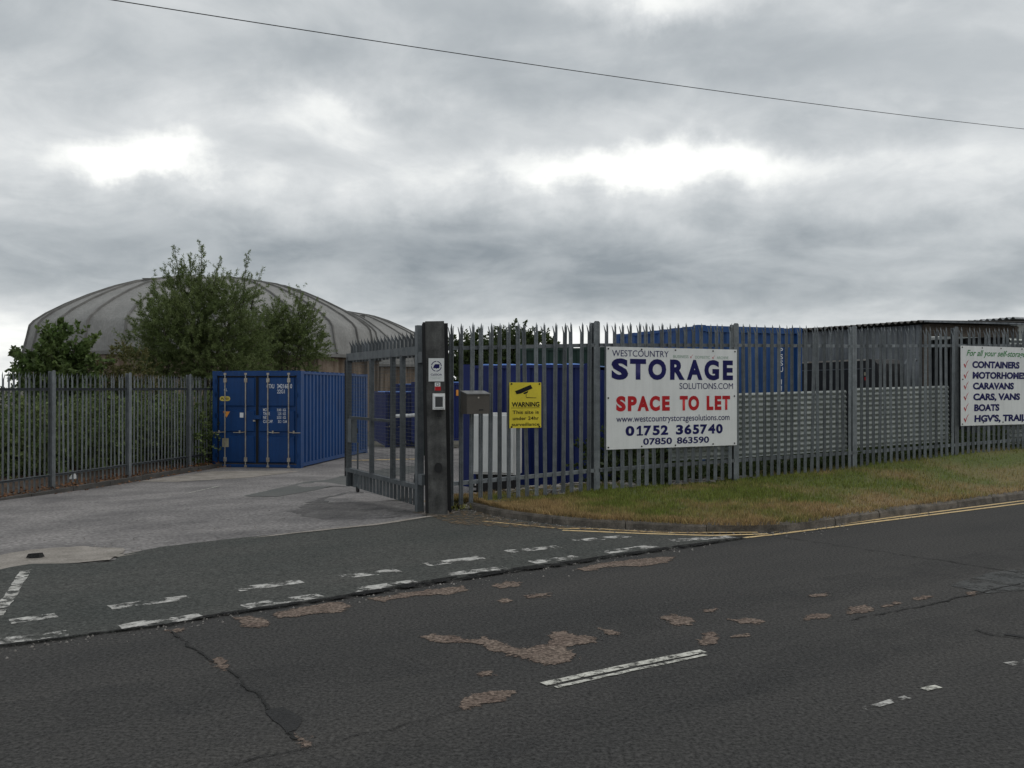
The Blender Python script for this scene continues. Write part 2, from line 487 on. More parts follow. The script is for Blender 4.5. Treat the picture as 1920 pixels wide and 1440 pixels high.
def axis(lo, hi, dense_lo, dense_hi, st):
    a = list(np.arange(dense_lo, dense_hi + 1e-6, st))
    k = st
    while a[-1] < hi: k *= 1.35; a.append(a[-1] + k)
    k = st
    while a[0] > lo: k *= 1.35; a.insert(0, a[0] - k)
    return a


xs = axis(-900, 900, -16, 16, .5); ys = axis(-300, 1600, -4, 40, .5)
mb = MB()
mb.v = [(x, y, g(x, y) - .03) for y in ys for x in xs]
nx = len(xs)
mb.f = [(j * nx + i, j * nx + i + 1, (j + 1) * nx + i + 1, (j + 1) * nx + i) for j in range(len(ys) - 1) for i in range(nx - 1)]
tag(mb.build('ground', M_GROUND, smooth=True), kind='structure')

# yard surface: rows parallel to the edge of the road
mb = MB(); us = list(np.arange(-16, 26.1, .6)); ss = [0, .3] + list(np.arange(.6, 22, .6)) + list(np.arange(22, 60, 2.0))
for s_ in ss:
    for u_ in us:
        p = TA + TD * u_ + TN * s_
        mb.v.append((p.x, p.y, g(p.x, p.y) + .004))
nu = len(us)
for j in range(len(ss) - 1):
    for i in range(nu - 1):
        c = TA + TD * (us[i] + .3) + TN * ((ss[j] + ss[j + 1]) / 2)
        q = c - FP
        if (q.dot(FU) > -2.0 and q.dot(FN) < 3.6) or (c.x > -.9 and c.y < 24 and q.dot(FN) > 0 and q.dot(FU) > 0): continue          # rubble bank behind the front fence
        mb.f.append((j * nu + i, j * nu + i + 1, (j + 1) * nu + i + 1, (j + 1) * nu + i))
tag(mb.build('yard', M_YARD, smooth=True), kind='structure')

# kerb line (front face at road level)
KERB = [(-.62, 12.25), (-.51, 12.05), (-.18, 11.45), (.25, 11.0), (.85, 10.6), (1.45, 10.4), (2.01, 10.22), (2.71, 10.16), (3.4, 10.5), (4.11, 11.02), (5.6, 12.1), (7.46, 13.42), (14, 18.1), (40, 36.8), (120, 94)]


def catmull(pts, n):
    out = []
    for i in range(len(pts) - 1):
        p0 = Vector(pts[max(i - 1, 0)]); p1 = Vector(pts[i]); p2 = Vector(pts[i + 1]); p3 = Vector(pts[min(i + 2, len(pts) - 1)])
        for k in range(n):
            t = k / n
            out.append(.5 * ((2 * p1) + (p2 - p0) * t + (2 * p0 - 5 * p1 + 4 * p2 - p3) * t * t + (3 * p1 - p0 - 3 * p2 + p3) * t ** 3))
    out.append(Vector(pts[-1])); return out


KC = catmull(KERB, 10)


def resample(line, step, maxlen=1e9):
    out = [line[0]]; acc = 0; tot = 0
    for a, b in zip(line, line[1:]):
        seg = (b - a).length; pos = 0
        while acc + seg - pos >= step:
            pos += step - acc; acc = 0; out.append(a + (b - a) * (pos / seg)); tot += step
            if tot > maxlen: return out
        acc += seg - pos
    return out


def nrm(line, i):
    d = (line[min(i + 1, len(line) - 1)] - line[max(i - 1, 0)]).normalized()
    return Vector((-d.y, d.x))


# road: everything on the near side of the yard edge and of the kerb
road = [TA + TD * (-160), TA + TD * -20, TA, TA + TD * 4.6, Vector((-.9, 12.1))] + [p + nrm(KC, i) * .06 for i, p in enumerate(KC) if i > 4] + [Vector((170, -60)), Vector((-60, -170))]
mb = MB(); mb.v = [(p.x, p.y, 0.0) for p in road]; mb.f = [tuple(range(len(road)))[::-1]]
tag(mb.build('road', M_ASPH), kind='structure')

kerb = empty('kerb', (0, 0, 0)); tag(kerb, kind='structure')
kp = resample(KC, .905, 34)
for i in range(len(kp) - 1):
    a, b = kp[i], kp[i + 1]
    d = (b - a); Lk = d.length; rz = math.atan2(d.y, d.x)
    mbk = MB()
    j0, j1 = .006, Lk - .006
    prof = [(0, -.05), (.012, .075 + random.uniform(-.006, .006)), (.03, .096), (.125, .1), (.125, -.05)]
    n = len(prof)
    for x in (j0, j1):
        for (py_, pz) in prof: mbk.v.append((x, py_, pz))
    mbk.f = [(k, n + k, n + (k + 1) % n, (k + 1) % n)[::-1] for k in range(n)] + [tuple(range(n)), tuple(range(2 * n - 1, n - 1, -1))]
    mbk.build('kerb_stone', M_KERB, kerb, loc=(a.x, a.y, random.uniform(-.006, .006)), rot=(0, 0, rz + random.uniform(-.006, .006)))

# verge between kerb and front fence
KT = [(0, -.93), (1, -.80), (2, -.66), (3, -.5), (4, -.3), (5, -.05), (6, .25), (7, .75), (8, 1.05), (9, 1.4), (10, 1.95), (11, 2.8), (12, 5.8), (13, 17), (14, 50)]
mb = MB(); NV = 14; rows = []
vl = [(k / 10.0) for k in range(0, 131)]
for tt in vl:
    i = int(round(tt * 10)); kk = KC[i] + nrm(KC, i) * .115
    ft = lerp_tab(tt, KT); fp = FP + FU * (ft * BAY) + FN * .9
    zb = lerp_tab(ft, FBASE)
    for j in range(NV + 1):
        w = j / NV; p = Vector((kk.x, kk.y)).lerp(fp, w)
        z = .1 + (zb - .1) * sstep(0, .8, w) + .02 * mnoise.noise((p.x * 1.7, p.y * 1.7, 0)) * (1 if 0 < j else 0)
        if w > .8: z -= .0
        mb.v.append((p.x, p.y, z))
mb.f = [(i * (NV + 1) + j, (i + 1) * (NV + 1) + j, (i + 1) * (NV + 1) + j + 1, i * (NV + 1) + j + 1) for i in range(len(vl) - 1) for j in range(NV)]
verge = tag(mb.build('grass_verge', M_VERGE, smooth=True), kind='structure')
VV = np.array(mb.v).reshape(len(vl), NV + 1, 3)


def dryness(p, w):
    n = mnoise.noise((p[0] * .9, p[1] * .9, 3)) * .7 + mnoise.noise((p[0] * 2.7, p[1] * 2.7, 8)) * .45
    k = .14 + n * 1.3 + .75 * (1 - sstep(0, .36, w)) + .35 * sstep(.8, 1, w) + .5 * (1 - sstep(-.6, 1.3, p[0]))
    return max(0., min(1., k))


def set_dry(me, vals):
    a = me.attributes.new('dry', 'FLOAT', 'POINT'); a.data.foreach_set('value', np.array(vals, dtype=np.float32))


set_dry(verge.data, [dryness(p, (i % (NV + 1)) / NV) for i, p in enumerate(mb.v)])


def strip_blades(n, rfun, hmin, hmax, m, name, label, cat, lean=.6):
    """n blades of two triangles each; rfun() -> position"""
    v = np.zeros((n, 4, 3)); dv = []
    for i in range(n):
        p, wv = rfun(); dv += [max(0., min(1., dryness(p, wv) + random.uniform(-.25, .25)))] * 4; h = random.uniform(hmin, hmax); a = random.uniform(0, 6.283); w = random.uniform(.003, .007)
        dx, dy = math.cos(a), math.sin(a); l = random.uniform(0, lean) * h; b = random.uniform(0, 6.283)
        v[i, 0] = (p[0] - dx * w, p[1] - dy * w, p[2] - .01); v[i, 1] = (p[0] + dx * w, p[1] + dy * w, p[2] - .01)
        v[i, 2] = (p[0] + dx * w * .6 + math.cos(b) * l * .5, p[1] + dy * w * .6 + math.sin(b) * l * .5, p[2] + h * .6)
        v[i, 3] = (p[0] + math.cos(b) * l, p[1] + math.sin(b) * l, p[2] + h)
    f = [(4 * i, 4 * i + 1, 4 * i + 2, 4 * i + 3) for i in range(n)]
    me = bpy.data.meshes.new(name); me.from_pydata(v.reshape(-1, 3).tolist(), [], f); me.materials.append(m); set_dry(me, dv)
    o = link(name, me); return tag(o, label, cat, kind='stuff')


def verge_pt():
    while True:
        i = random.uniform(6, 122); w = random.random() ** .9 * .98
        if random.random() > (1.0 if i < 112 else .6): continue
        a = int(i); fa = i - a; b = w * NV; bj = min(int(b), NV - 1); fb = b - bj
        p = (VV[a, bj] * (1 - fa) + VV[a + 1, bj] * fa) * (1 - fb) + (VV[a, bj + 1] * (1 - fa) + VV[a + 1, bj + 1] * fa) * fb
        return p, w


strip_blades(70000, verge_pt, .02, .065, _grass_mat(), 'grass', 'short patchy green and straw coloured grass on the verge', 'grass')

def edge_pt():
    i = random.uniform(4, 118); a = int(i); fa = i - a
    w = random.uniform(0, .012) if random.random() < .5 else None
    if w is not None:
        p = VV[a, 0] * (1 - fa) + VV[a + 1, 0] * fa; q = VV[a, 1] * (1 - fa) + VV[a + 1, 1] * fa
        return p + (q - p) * random.uniform(-.35, .25), .05
    t = random.uniform(-.9, 5.5); p = FP + FU * (t * BAY) + FN * random.uniform(-.12, .25)
    return (p.x, p.y, lerp_tab(t, FBASE) - .02), .7


strip_blades(7000, edge_pt, .025, .08, _grass_mat(), 'long_grass', 'longer uncut grass along the kerb edge and the foot of the front fence', 'grass', 1.0)

# ------------------------------------------------------------------ road surface details
detail_n = [0]


def jitter_poly(pts, amp=.03, step=.08, freq=5.0):
    """pts: world 2-D outline -> the outline with a ragged edge"""
    line = [Vector(p[:2]) for p in pts]; line.append(line[0]); out = []
    for a, b in zip(line, line[1:]):
        n = max(1, int((b - a).length / step))
        for k in range(n):
            p = a.lerp(b, k / n)
            dx = mnoise.noise((p.x * freq, p.y * freq, 1.3)) + .5 * mnoise.noise((p.x * freq * 3, p.y * freq * 3, 4.3))
            dy = mnoise.noise((p.x * freq, p.y * freq, 7.7)) + .5 * mnoise.noise((p.x * freq * 3, p.y * freq * 3, 9.3))
            out.append(p + Vector((dx, dy)) * amp)
    return out


def sheet(name, pix, m, z, amp=.03, step=.08, freq=5.0, parent=None, world=None):
    pts = world if world is not None else [G(*p) for p in pix]
    o = jitter_poly(pts, amp, step, freq) if amp > 0 else [Vector(p[:2]) for p in pts]
    v = [(p.x, p.y, g(p.x, p.y) * (1 if g(p.x, p.y) < -1e-4 else 0) + z) for p in o]
    bm = bmesh.new(); f = bm.faces.new([bm.verts.new(p) for p in v])
    bm.normal_update()
    if f.normal.z < 0: f.normal_flip()
    bmesh.ops.triangulate(bm, faces=[f])
    me = bpy.data.meshes.new(name); bm.to_mesh(me); bm.free(); me.materials.append(m)
    ob = link(name, me, parent)
    return tag(ob, kind='structure')


def strip_px(pix, wpx):
    """polyline of pixels -> ground ribbon outline; wpx half widths in metres"""
    pts = [G(*p) for p in pix]; pts = [Vector(p[:2]) for p in pts]
    fine = [pts[0]]
    L_, R_ = [], []
    for i, p in enumerate(pts):
        n = nrm(pts, i); w = wpx[i] if isinstance(wpx, (list, tuple)) else wpx
        L_.append(p + n * w); R_.append(p - n * w)
    return L_ + R_[::-1]


# apron of newer asphalt between the road and the yard, a 15 mm step above the road
SEAM = [(-500, 1268), (-150, 1238), (0, 1212), (130, 1196), (310, 1172), (420, 1152), (600, 1126), (700, 1110), (800, 1094), (900, 1080), (960, 1071), (1060, 1060), (1160, 1043), (1260, 1029), (1340, 1018), (1400, 1010)]
seam_w = [Vector(G(*p)[:2]) for p in SEAM]
top_edge = [KC[i] for i in (60, 50, 40, 30, 20, 10, 4)]
thr = [Vector(G(*p)[:2]) for p in ((840, 966), (700, 985), (560, 1000), (420, 1015), (300, 1030), (235, 1042), (208, 1055), (150, 1058), (60, 1062), (20, 1068), (-60, 1085), (-500, 1180))]
out = seam_w + [p - nrm(KC, 10) * .01 for p in top_edge] + thr
oj = jitter_poly(out, .018, .1, 6)
bm = bmesh.new(); f = bm.faces.new([bm.verts.new((p.x, p.y, 0.010)) for p in oj]); bm.normal_update()
if f.normal.z < 0: f.normal_flip()
r_ = bmesh.ops.extrude_face_region(bm, geom=[f]); 
bmesh.ops.translate(bm, verts=[v for v in r_['geom'] if isinstance(v, bmesh.types.BMVert)], vec=(0, 0, -.05))
for q in list(bm.faces):
    pass
bmesh.ops.recalc_face_normals(bm, faces=bm.faces)
bmesh.ops.triangulate(bm, faces=[q for q in bm.faces if len(q.verts) > 4])
me = bpy.data.meshes.new('apron'); bm.to_mesh(me); bm.free(); me.materials.append(M_APRON)
tag(link('apron', me), kind='structure')
ZA = .0135

marks = empty('road_markings'); tag(marks, kind='structure')
wear = empty('road_surface_wear'); tag(wear, kind='structure')


def mark(pix, w, m, z, name='painted_dash', amp=.012):
    ob = sheet(name, None, m, z, amp, .05, 9, marks, world=strip_px(pix, w)); del ob['kind']; return ob


def worn(pix, m, z, name='worn_patch', amp=.03, world=None, step=.05):
    ob = sheet(name, pix, m, z, amp, step, 6, wear, world=world); del ob['kind']; return ob


# dark sheet along the seam: shade of the apron's step put in as colour
worn(None, M_SEAMSHADE, .0165, 'seam_shade', .02, strip_px([(310, 1174), (420, 1154), (600, 1128), (700, 1112), (800, 1095), (900, 1080), (960, 1071), (1060, 1059), (1160, 1043), (1260, 1029), (1340, 1018), (1392, 1010)], [.014, .03, .035, .055, .07, .07, .06, .06, .05, .06, .04, .02]))
worn(None, M_SEAMSHADE, .0165, 'seam_shade', .015, strip_px([(-60, 1226), (0, 1214), (130, 1197), (230, 1184), (310, 1173)], .014))
# give-way dashes
for a, b in (((20, 1168), (108, 1156)), ((205, 1142), (355, 1122)), ((445, 1108), (565, 1092)), ((640, 1084), (748, 1072)), ((800, 1061), (902, 1047)), ((950, 1037), (1048, 1027)), ((1080, 1016), (1178, 1007))):
    mark([a, b], .078, M_WHITEP, ZA, amp=.02)
for a, b in (((-60, 1212), (130, 1190)), ((225, 1179), (382, 1157)), ((457, 1140), (602, 1119)), ((660, 1110), (782, 1092)), ((840, 1079), (952, 1067)), ((997, 1057), (1082, 1046)), ((1133, 1038), (1228, 1025)), ((1258, 1016), (1372, 1008))):
    mark([a, b], .078, M_WHITEP, ZA, amp=.02)
mark([(52, 1068), (20, 1120), (-8, 1160)], .045, mat('old_white_bar', (.38, .37, .34), .85, col2=(.5, .49, .46), scale=7, fine=.3, fscale=40, alpha=(8, .45, .56)), ZA, 'painted_bar')
# centre line of the road, split along its length
mark([(1018, 1283), (1170, 1250), (1318, 1221)], .03, M_WHITEP2, .005, 'painted_line', .006)
mark([(1040, 1289), (1180, 1258), (1322, 1228)], .016, M_WHITEP2, .005, 'painted_line', .008)
mark([(1620, 1330), (1700, 1307)], .02, M_WHITEP, .005); mark([(1730, 1293), (1760, 1287)], .025, M_WHITEP2, .005)
mark([(1888, 1246), (1960, 1234)], .03, M_WHITEP, .005)
# double yellow lines
mark([(1055, 996), (1200, 1002), (1330, 1006), (1440, 1003)], .03, M_YELP, ZA, 'yellow_line', .006)
mark([(1045, 993), (1110, 993), (1250, 1001), (1420, 1000)], .028, M_YELP, ZA + .0015, 'yellow_line', .006)
mark([(905, 979), (960, 984), (1040, 992)], .025, M_YELP, ZA, 'yellow_line', .008)
mark([(1365, 1012), (1450, 1003), (1600, 984), (1760, 964), (1920, 944), (2100, 921)], .03, M_YELP, .006, 'yellow_line', .006)
mark([(1450, 998), (1600, 980), (1760, 959.5), (1920, 939), (2100, 917)], .03, M_YELP, .006, 'yellow_line', .006)
def crumble(pix, cell=.014, grow=.05):
    """worn-through patch: small cells carrying their distance to the outline, so that the edge frays"""
    pts = np.array([G(*p)[:2] for p in pix]); a_, b_ = pts, np.roll(pts, -1, 0)
    lo, hi = pts.min(0) - grow, pts.max(0) + grow
    gx = np.arange(lo[0], hi[0], cell); gy = np.arange(lo[1], hi[1], cell); X, Y = np.meshgrid(gx, gy)
    P = np.stack([X.ravel(), Y.ravel()], 1)
    d2 = np.full(len(P), 1e9); ins = np.zeros(len(P), bool)
    for p, q in zip(a_, b_):
        v_ = q - p; t_ = np.clip(((P - p) @ v_) / (v_ @ v_ + 1e-12), 0, 1)
        d2 = np.minimum(d2, ((P - p - t_[:, None] * v_) ** 2).sum(1))
        cr = (p[1] > P[:, 1]) != (q[1] > P[:, 1])
        xi = (q[0] - p[0]) * (P[:, 1] - p[1]) / (q[1] - p[1] + 1e-12) + p[0]
        ins ^= cr & (P[:, 0] < xi)
    sd = np.where(ins, np.sqrt(d2), -np.sqrt(d2))
    keep = (sd > -grow).reshape(X.shape); nxg = X.shape[1]
    f_ = [(r * nxg + c, r * nxg + c + 1, (r + 1) * nxg + c + 1, (r + 1) * nxg + c) for r in range(X.shape[0] - 1) for c in range(nxg - 1) if keep[r, c] and keep[r + 1, c + 1] and keep[r, c + 1] and keep[r + 1, c]]
    used = sorted({k for q in f_ for k in q}); mp_ = {k: n for n, k in enumerate(used)}
    me = bpy.data.meshes.new('worn_patch'); me.from_pydata([(P[k, 0], P[k, 1], .004) for k in used], [], [tuple(mp_[k] for k in q) for q in f_])
    at_ = me.attributes.new('edge', 'FLOAT', 'POINT'); at_.data.foreach_set('value', np.array([sd[k] / .09 + .5 for k in used], dtype=np.float32))
    me.materials.append(M_EROD); link('worn_patch', me, wear)


# worn through patches
for pts in ([(440, 1158), (470, 1155), (500, 1162), (505, 1170), (485, 1178), (460, 1176)],
            [(512, 1150), (560, 1140), (610, 1131), (640, 1129), (658, 1138), (640, 1148), (600, 1150), (560, 1156), (525, 1160)],
            [(690, 1123), (760, 1112), (820, 1104), (870, 1099), (880, 1107), (840, 1115), (800, 1116), (760, 1120), (720, 1128)],
            [(920, 1098), (950, 1091), (978, 1092), (970, 1099), (935, 1104)],
            [(985, 1118), (1010, 1113), (1032, 1113), (1025, 1119), (995, 1121)],
            [(930, 1126), (950, 1122), (960, 1127), (945, 1132)],
            [(1080, 1068), (1120, 1057), (1180, 1050), (1240, 1044), (1265, 1045), (1250, 1055), (1200, 1062), (1150, 1062), (1100, 1071)],
            [(785, 1194), (815, 1189), (850, 1194), (880, 1200), (905, 1195), (925, 1199), (950, 1212), (985, 1216), (1030, 1208), (1036, 1185), (1058, 1184), (1085, 1192), (1118, 1195), (1115, 1204), (1080, 1210), (1060, 1216), (1085, 1232), (1070, 1240), (1035, 1246), (1000, 1242), (975, 1232), (945, 1226), (925, 1220), (900, 1208), (860, 1204), (820, 1205)],
            [(862, 1325), (868, 1308), (900, 1299), (945, 1296), (975, 1298), (950, 1311), (905, 1322), (870, 1331)],
            [(893, 1263), (915, 1258), (928, 1266), (905, 1270)],
            [(1240, 1157), (1265, 1152), (1300, 1160), (1295, 1172), (1260, 1172)],
            [(1310, 1200), (1330, 1184), (1348, 1192), (1338, 1206), (1315, 1211)],
            [(1368, 1162), (1400, 1158), (1435, 1164), (1420, 1171), (1385, 1168)],
            [(1500, 1158), (1530, 1150), (1560, 1152), (1545, 1160), (1510, 1162)],
            [(1588, 1140), (1620, 1135), (1642, 1144), (1620, 1150), (1592, 1152)],
            [(1652, 1137), (1680, 1129), (1685, 1133), (1660, 1139)],
            [(1708, 1124), (1730, 1118), (1748, 1118), (1730, 1126)],
            [(1808, 1112), (1830, 1109), (1832, 1115), (1812, 1117)],
            [(1372, 1192), (1405, 1189), (1407, 1193), (1374, 1195)],
            [(1515, 1116), (1550, 1112), (1548, 1118), (1518, 1119)],
            [(1318, 1144), (1340, 1141), (1340, 1147), (1320, 1148)],
            [(1120, 1178), (1150, 1182), (1165, 1192), (1140, 1190)],
            [(395, 1238), (412, 1233), (428, 1245), (424, 1258), (405, 1250)],
            [(552, 1378), (575, 1380), (588, 1392), (575, 1400), (558, 1390)],
            [(315, 1182), (345, 1176), (335, 1188)]):
    crumble(pts)
worn([(498, 1330), (530, 1325), (570, 1345), (560, 1368), (540, 1372), (515, 1352)], M_DARKREP, .004, 'dark_repair', .02)
worn([(1780, 1098), (1850, 1075), (1960, 1060), (1960, 1105), (1850, 1112)], mat('road_repair', (.055, .057, .056), .92, col2=(.07, .07, .067), scale=3, fine=.5, fscale=40, alpha=(4, .36, .5)), .004, 'repair_patch', .02)
worn([(1880, 1190), (1890, 1188), (1960, 1198), (1960, 1201)], M_DARKREP, .004, 'dark_repair', .01)
M_CRACK = mat('crack', (.014, .014, .013), .95, fine=.2, alpha=(7, .4, .5))
for pix, w in (([(325, 1185), (370, 1225), (400, 1240)], .014), ([(425, 1255), (480, 1300), (500, 1330)], .013), ([(540, 1372), (560, 1385)], .014),
               ([(400, 1440), (520, 1415), (640, 1390), (760, 1360), (862, 1331)], .006),
               ([(1470, 1008), (1580, 1024), (1700, 1042), (1780, 1053), (1920, 1077), (2050, 1098)], .011),
               ([(1590, 1163), (1680, 1146), (1760, 1130), (1830, 1113), (1920, 1092), (2000, 1075)], .013),
               ([(1825, 1180), (1860, 1190), (1900, 1196), (1990, 1198)], .016)):
    worn(None, M_CRACK, .0065, 'crack', .03, world=strip_px(pix, w * .62), step=.02)
for pix, w in (([(-300, 1395), (200, 1322), (800, 1235), (1400, 1130), (1920, 1040), (2200, 1000)], .3), ([(-100, 1560), (600, 1440), (1300, 1290), (1920, 1150), (2200, 1090)], .26)):
    worn(None, mat('polished_track', (.033, .034, .035), .8, col2=(.047, .046, .045), scale=5, fine=.2, fscale=30, alpha=(2.6, .4, 1.3), chips=1.6), .0012, 'wheel_track', .1, strip_px(pix, w), .2)
# yard edge: pale band, pale broken concrete, dark bands, faded paint
worn(None, M_PALECONC, .0165, 'pale_edge', .02, strip_px([(215, 1046), (300, 1031), (420, 1016), (560, 1001), (700, 986), (835, 966)], [.08, .05, .04, .045, .05, .04]))
worn([(-200, 1050), (0, 1043), (60, 1032), (150, 1026), (228, 1030), (232, 1038), (205, 1052), (150, 1057), (70, 1062), (0, 1072), (-200, 1100)], M_PALECONC, .0145, 'broken_concrete', .04)
worn([(455, 931), (540, 912), (640, 893), (720, 880), (790, 872), (790, 884), (700, 900), (600, 918), (520, 932)], M_PATCH, .009, 'dark_band', .03)
worn([(262, 903), (400, 884), (540, 883), (560, 884), (470, 896), (330, 904)], M_PALECONC, .009, 'pale_band', .05)
worn([(540, 960), (600, 935), (660, 922), (740, 930), (795, 948), (800, 962), (700, 975), (600, 975)], mat('oil_stain', (.075, .072, .072), .85, col2=(.1, .098, .095), scale=3, fine=.3, alpha=(1.6, .36, .8)), .009, 'oil_stain', .12)
mark([(355, 925), (412, 912)], .02, M_WHITEP2, .011); mark([(300, 929), (340, 922)], .014, M_WHITEP, .011)
mark([(655, 864), (700, 863), (740, 862), (790, 861)], .12, M_YELP, .012, 'yellow_line', .02)
# dry litter on the apron by the kerb corner
worn([(770, 962), (890, 960), (960, 978), (1060, 990), (1200, 996), (1330, 1000), (1330, 1004), (1180, 1000), (1050, 994), (930, 990), (850, 985)], M_LITTER, .0175, 'dry_grass_litter', .03)
gr = MB()
for i in range(1500):
    q = random.random()
    if q < .35:
        k = random.randrange(2, len(seam_w) - 1); p = seam_w[k].lerp(seam_w[k - 1], random.random()) + Vector((random.gauss(0, .12), random.gauss(0, .12))); z = .001
    elif q < .7:
        k = random.randrange(2, 100); p = KC[k] - nrm(KC, k) * abs(random.gauss(.03, .12)); z = .012
    else:
        p = TA + TD * random.uniform(-4, 5) + TN * random.expovariate(.5); z = g(p.x, p.y) + .006
    r = random.choice((.004, .005, .006, .008, .012)); a_ = random.uniform(0, 3)
    gr.add([(p.x + math.cos(a_ + t) * r, p.y + math.sin(a_ + t) * r, z) for t in (0, 1.6, 3.1, 4.7)] + [(p.x, p.y, z + r)], [(0, 1, 4), (1, 2, 4), (2, 3, 4), (3, 0, 4)])
tag(gr.build('grit', M_STONE), 'loose grit scattered along the kerb, the asphalt seam and the yard', 'grit', kind='stuff')
stone = MB()
st = G(67, 1048)
stone.add([(-.07, -.04, 0), (.06, -.05, 0), (.075, .03, 0), (-.06, .05, 0), (-.055, -.03, .035), (.05, -.035, .045), (.06, .02, .04), (-.05, .035, .03)], [(4, 5, 6, 7), (0, 1, 5, 4), (1, 2, 6, 5), (2, 3, 7, 6), (3, 0, 4, 7), (0, 3, 2, 1)])
tag(stone.build('broken_asphalt', M_DARKREP, loc=(st.x, st.y, st.z + .02)), 'dark lump of broken asphalt lying on the pale concrete edge', 'lump')

# ------------------------------------------------------------------ palisade fences
def pale_mesh(H, name, m, tip=.15, w=.064, dp=.018):
    """W section pale with a three-pointed splayed head; front is local -y"""
    hw = w / 2; th = .003
    xs_ = [-hw, -hw * .5, 0, hw * .5, hw]; ys_ = [.0, -dp, -.004, -dp, .0]
    mbp = MB(); zt = H - tip
    for z in (0, zt):
        for x, y in zip(xs_, ys_): mbp.v.append((x, y, z))
        for x, y in zip(xs_, ys_): mbp.v.append((x, y + th, z))
    for k in range(4):
        mbp.f.append((k, k + 1, 11 + k, 10 + k)); mbp.f.append((6 + k, 5 + k, 15 + k, 16 + k))
    mbp.f += [(0, 10, 15, 5), (4, 9, 19, 14), (0, 5, 6, 1), (1, 6, 7, 2), (2, 7, 8, 3), (3, 8, 9, 4)]
    # broad curved centre point and two thin splayed outer points
    o = len(mbp.v); k3 = hw * .55; zm = H - tip * .45
    mbp.v += [(-k3, -.017, zm), (k3 * .75, -.017, zm), (k3 * .1, -.006, H), (-k3, -.013, zm), (k3 * .75, -.013, zm), (k3 * .1, -.003, H),
              (-hw - .008, .022, H - .05), (-hw + .001, .022, H - .05), (hw + .012, .026, H - .03), (hw + .003, .026, H - .03)]
    a0, a1, a2, b0, b1, b2, l0, l1, r0, r1 = range(o, o + 10)
    mbp.f += [(11, 12, 13, a1, a0), (a0, a1, a2), (18, 17, 16, b0, b1), (b1, b0, b2), (11, a0, b0, 16), (a0, a2, b2, b0), (13, 18, b1, a1), (a1, b1, b2, a2),
              (10, 11, l1, l0), (15, l0, l1, 16), (11, 16, l1), (10, l0, 15), (13, 14, r0, r1), (18, r1, r0, 19), (14, 19, r0), (13, r1, 18)]
    return mbp.mesh(name, m)


def post_mesh(H, m, name='post', w=.1, d=.09):
    mbp = MB(); t = .007
    mbp.box(-w / 2, w / 2, -d / 2, -d / 2 + t, -.3, H - .02); mbp.box(-w / 2, w / 2, d / 2 - t, d / 2, -.3, H - .02)
    mbp.box(-t / 2, t / 2, -d / 2 + t, d / 2 - t, -.3, H - .03)
    mbp.prism([(-w / 2, H - .02), (w / 2, H - .02), (w / 2 - .02, H), (-w / 2 + .02, H)], -d / 2, -d / 2 + t)
    return mbp.mesh(name, m)


PALE = pale_mesh(2.37, 'pale', M_GALV)
POST = post_mesh(2.42, M_GALV)

front = empty('palisade_fence', (FP.x, FP.y, 0), math.atan2(FU.y, FU.x),
              'galvanised palisade fence with splayed points along the grass verge, carrying the signs', 'fence')
NB = 6
zt_ = lambda t: lerp_tab(t, FTOP)
for b in range(0, NB + 1):
    link('post', POST, front, (b * BAY, .045, zt_(b) - 2.41))
for b in range(-1, NB):
    n = 18
    for k in range(1, n):
        t = b + k / n
        if t < -.9: continue
        o = link('pale', PALE, front, (t * BAY + random.uniform(-.004, .004), -.012, zt_(t) - 2.37 + random.uniform(-.008, .008)), (random.uniform(-.012, .012), random.gauss(0, .008), random.uniform(-.12, .12)))
    a0, a1 = (max(b, -.92) * BAY + .03, (b + 1) * BAY - .03)
    for dz in (-.33, -2.1):
        za, zb = zt_(a0 / BAY) + dz, zt_(a1 / BAY) + dz
        mbr = MB(); h = .05
        mbr.add([(a0, .0, za - h / 2), (a1, .0, zb - h / 2), (a1, .006, zb - h / 2), (a0, .006, za - h / 2), (a0, .0, za + h / 2), (a1, .0, zb + h / 2), (a1, .006, zb + h / 2), (a0, .006, za + h / 2)],
                [(0, 3, 2, 1), (4, 5, 6, 7), (0, 1, 5, 4), (1, 2, 6, 5), (2, 3, 7, 6), (3, 0, 4, 7)])
        mbr.add([(a0, .006, za + h / 2 - .006), (a1, .006, zb + h / 2 - .006), (a1, .05, zb + h / 2 - .006), (a0, .05, za + h / 2 - .006), (a0, .006, za + h / 2), (a1, .006, zb + h / 2), (a1, .05, zb + h / 2), (a0, .05, za + h / 2)],
                [(0, 3, 2, 1), (4, 5, 6, 7), (0, 1, 5, 4), (1, 2, 6, 5), (2, 3, 7, 6), (3, 0, 4, 7)])
        mbr.build('rail', M_GALV, front)
    for k in (1, 6, 12, 17):           # bolts
        t = b + k / n
        if t < -.9: continue
        MB().box(-.009, .009, -.014, -.004, -.009, .009).build('bolt', M_GALVD, front, loc=(t * BAY, -.012, zt_(t) - .33))

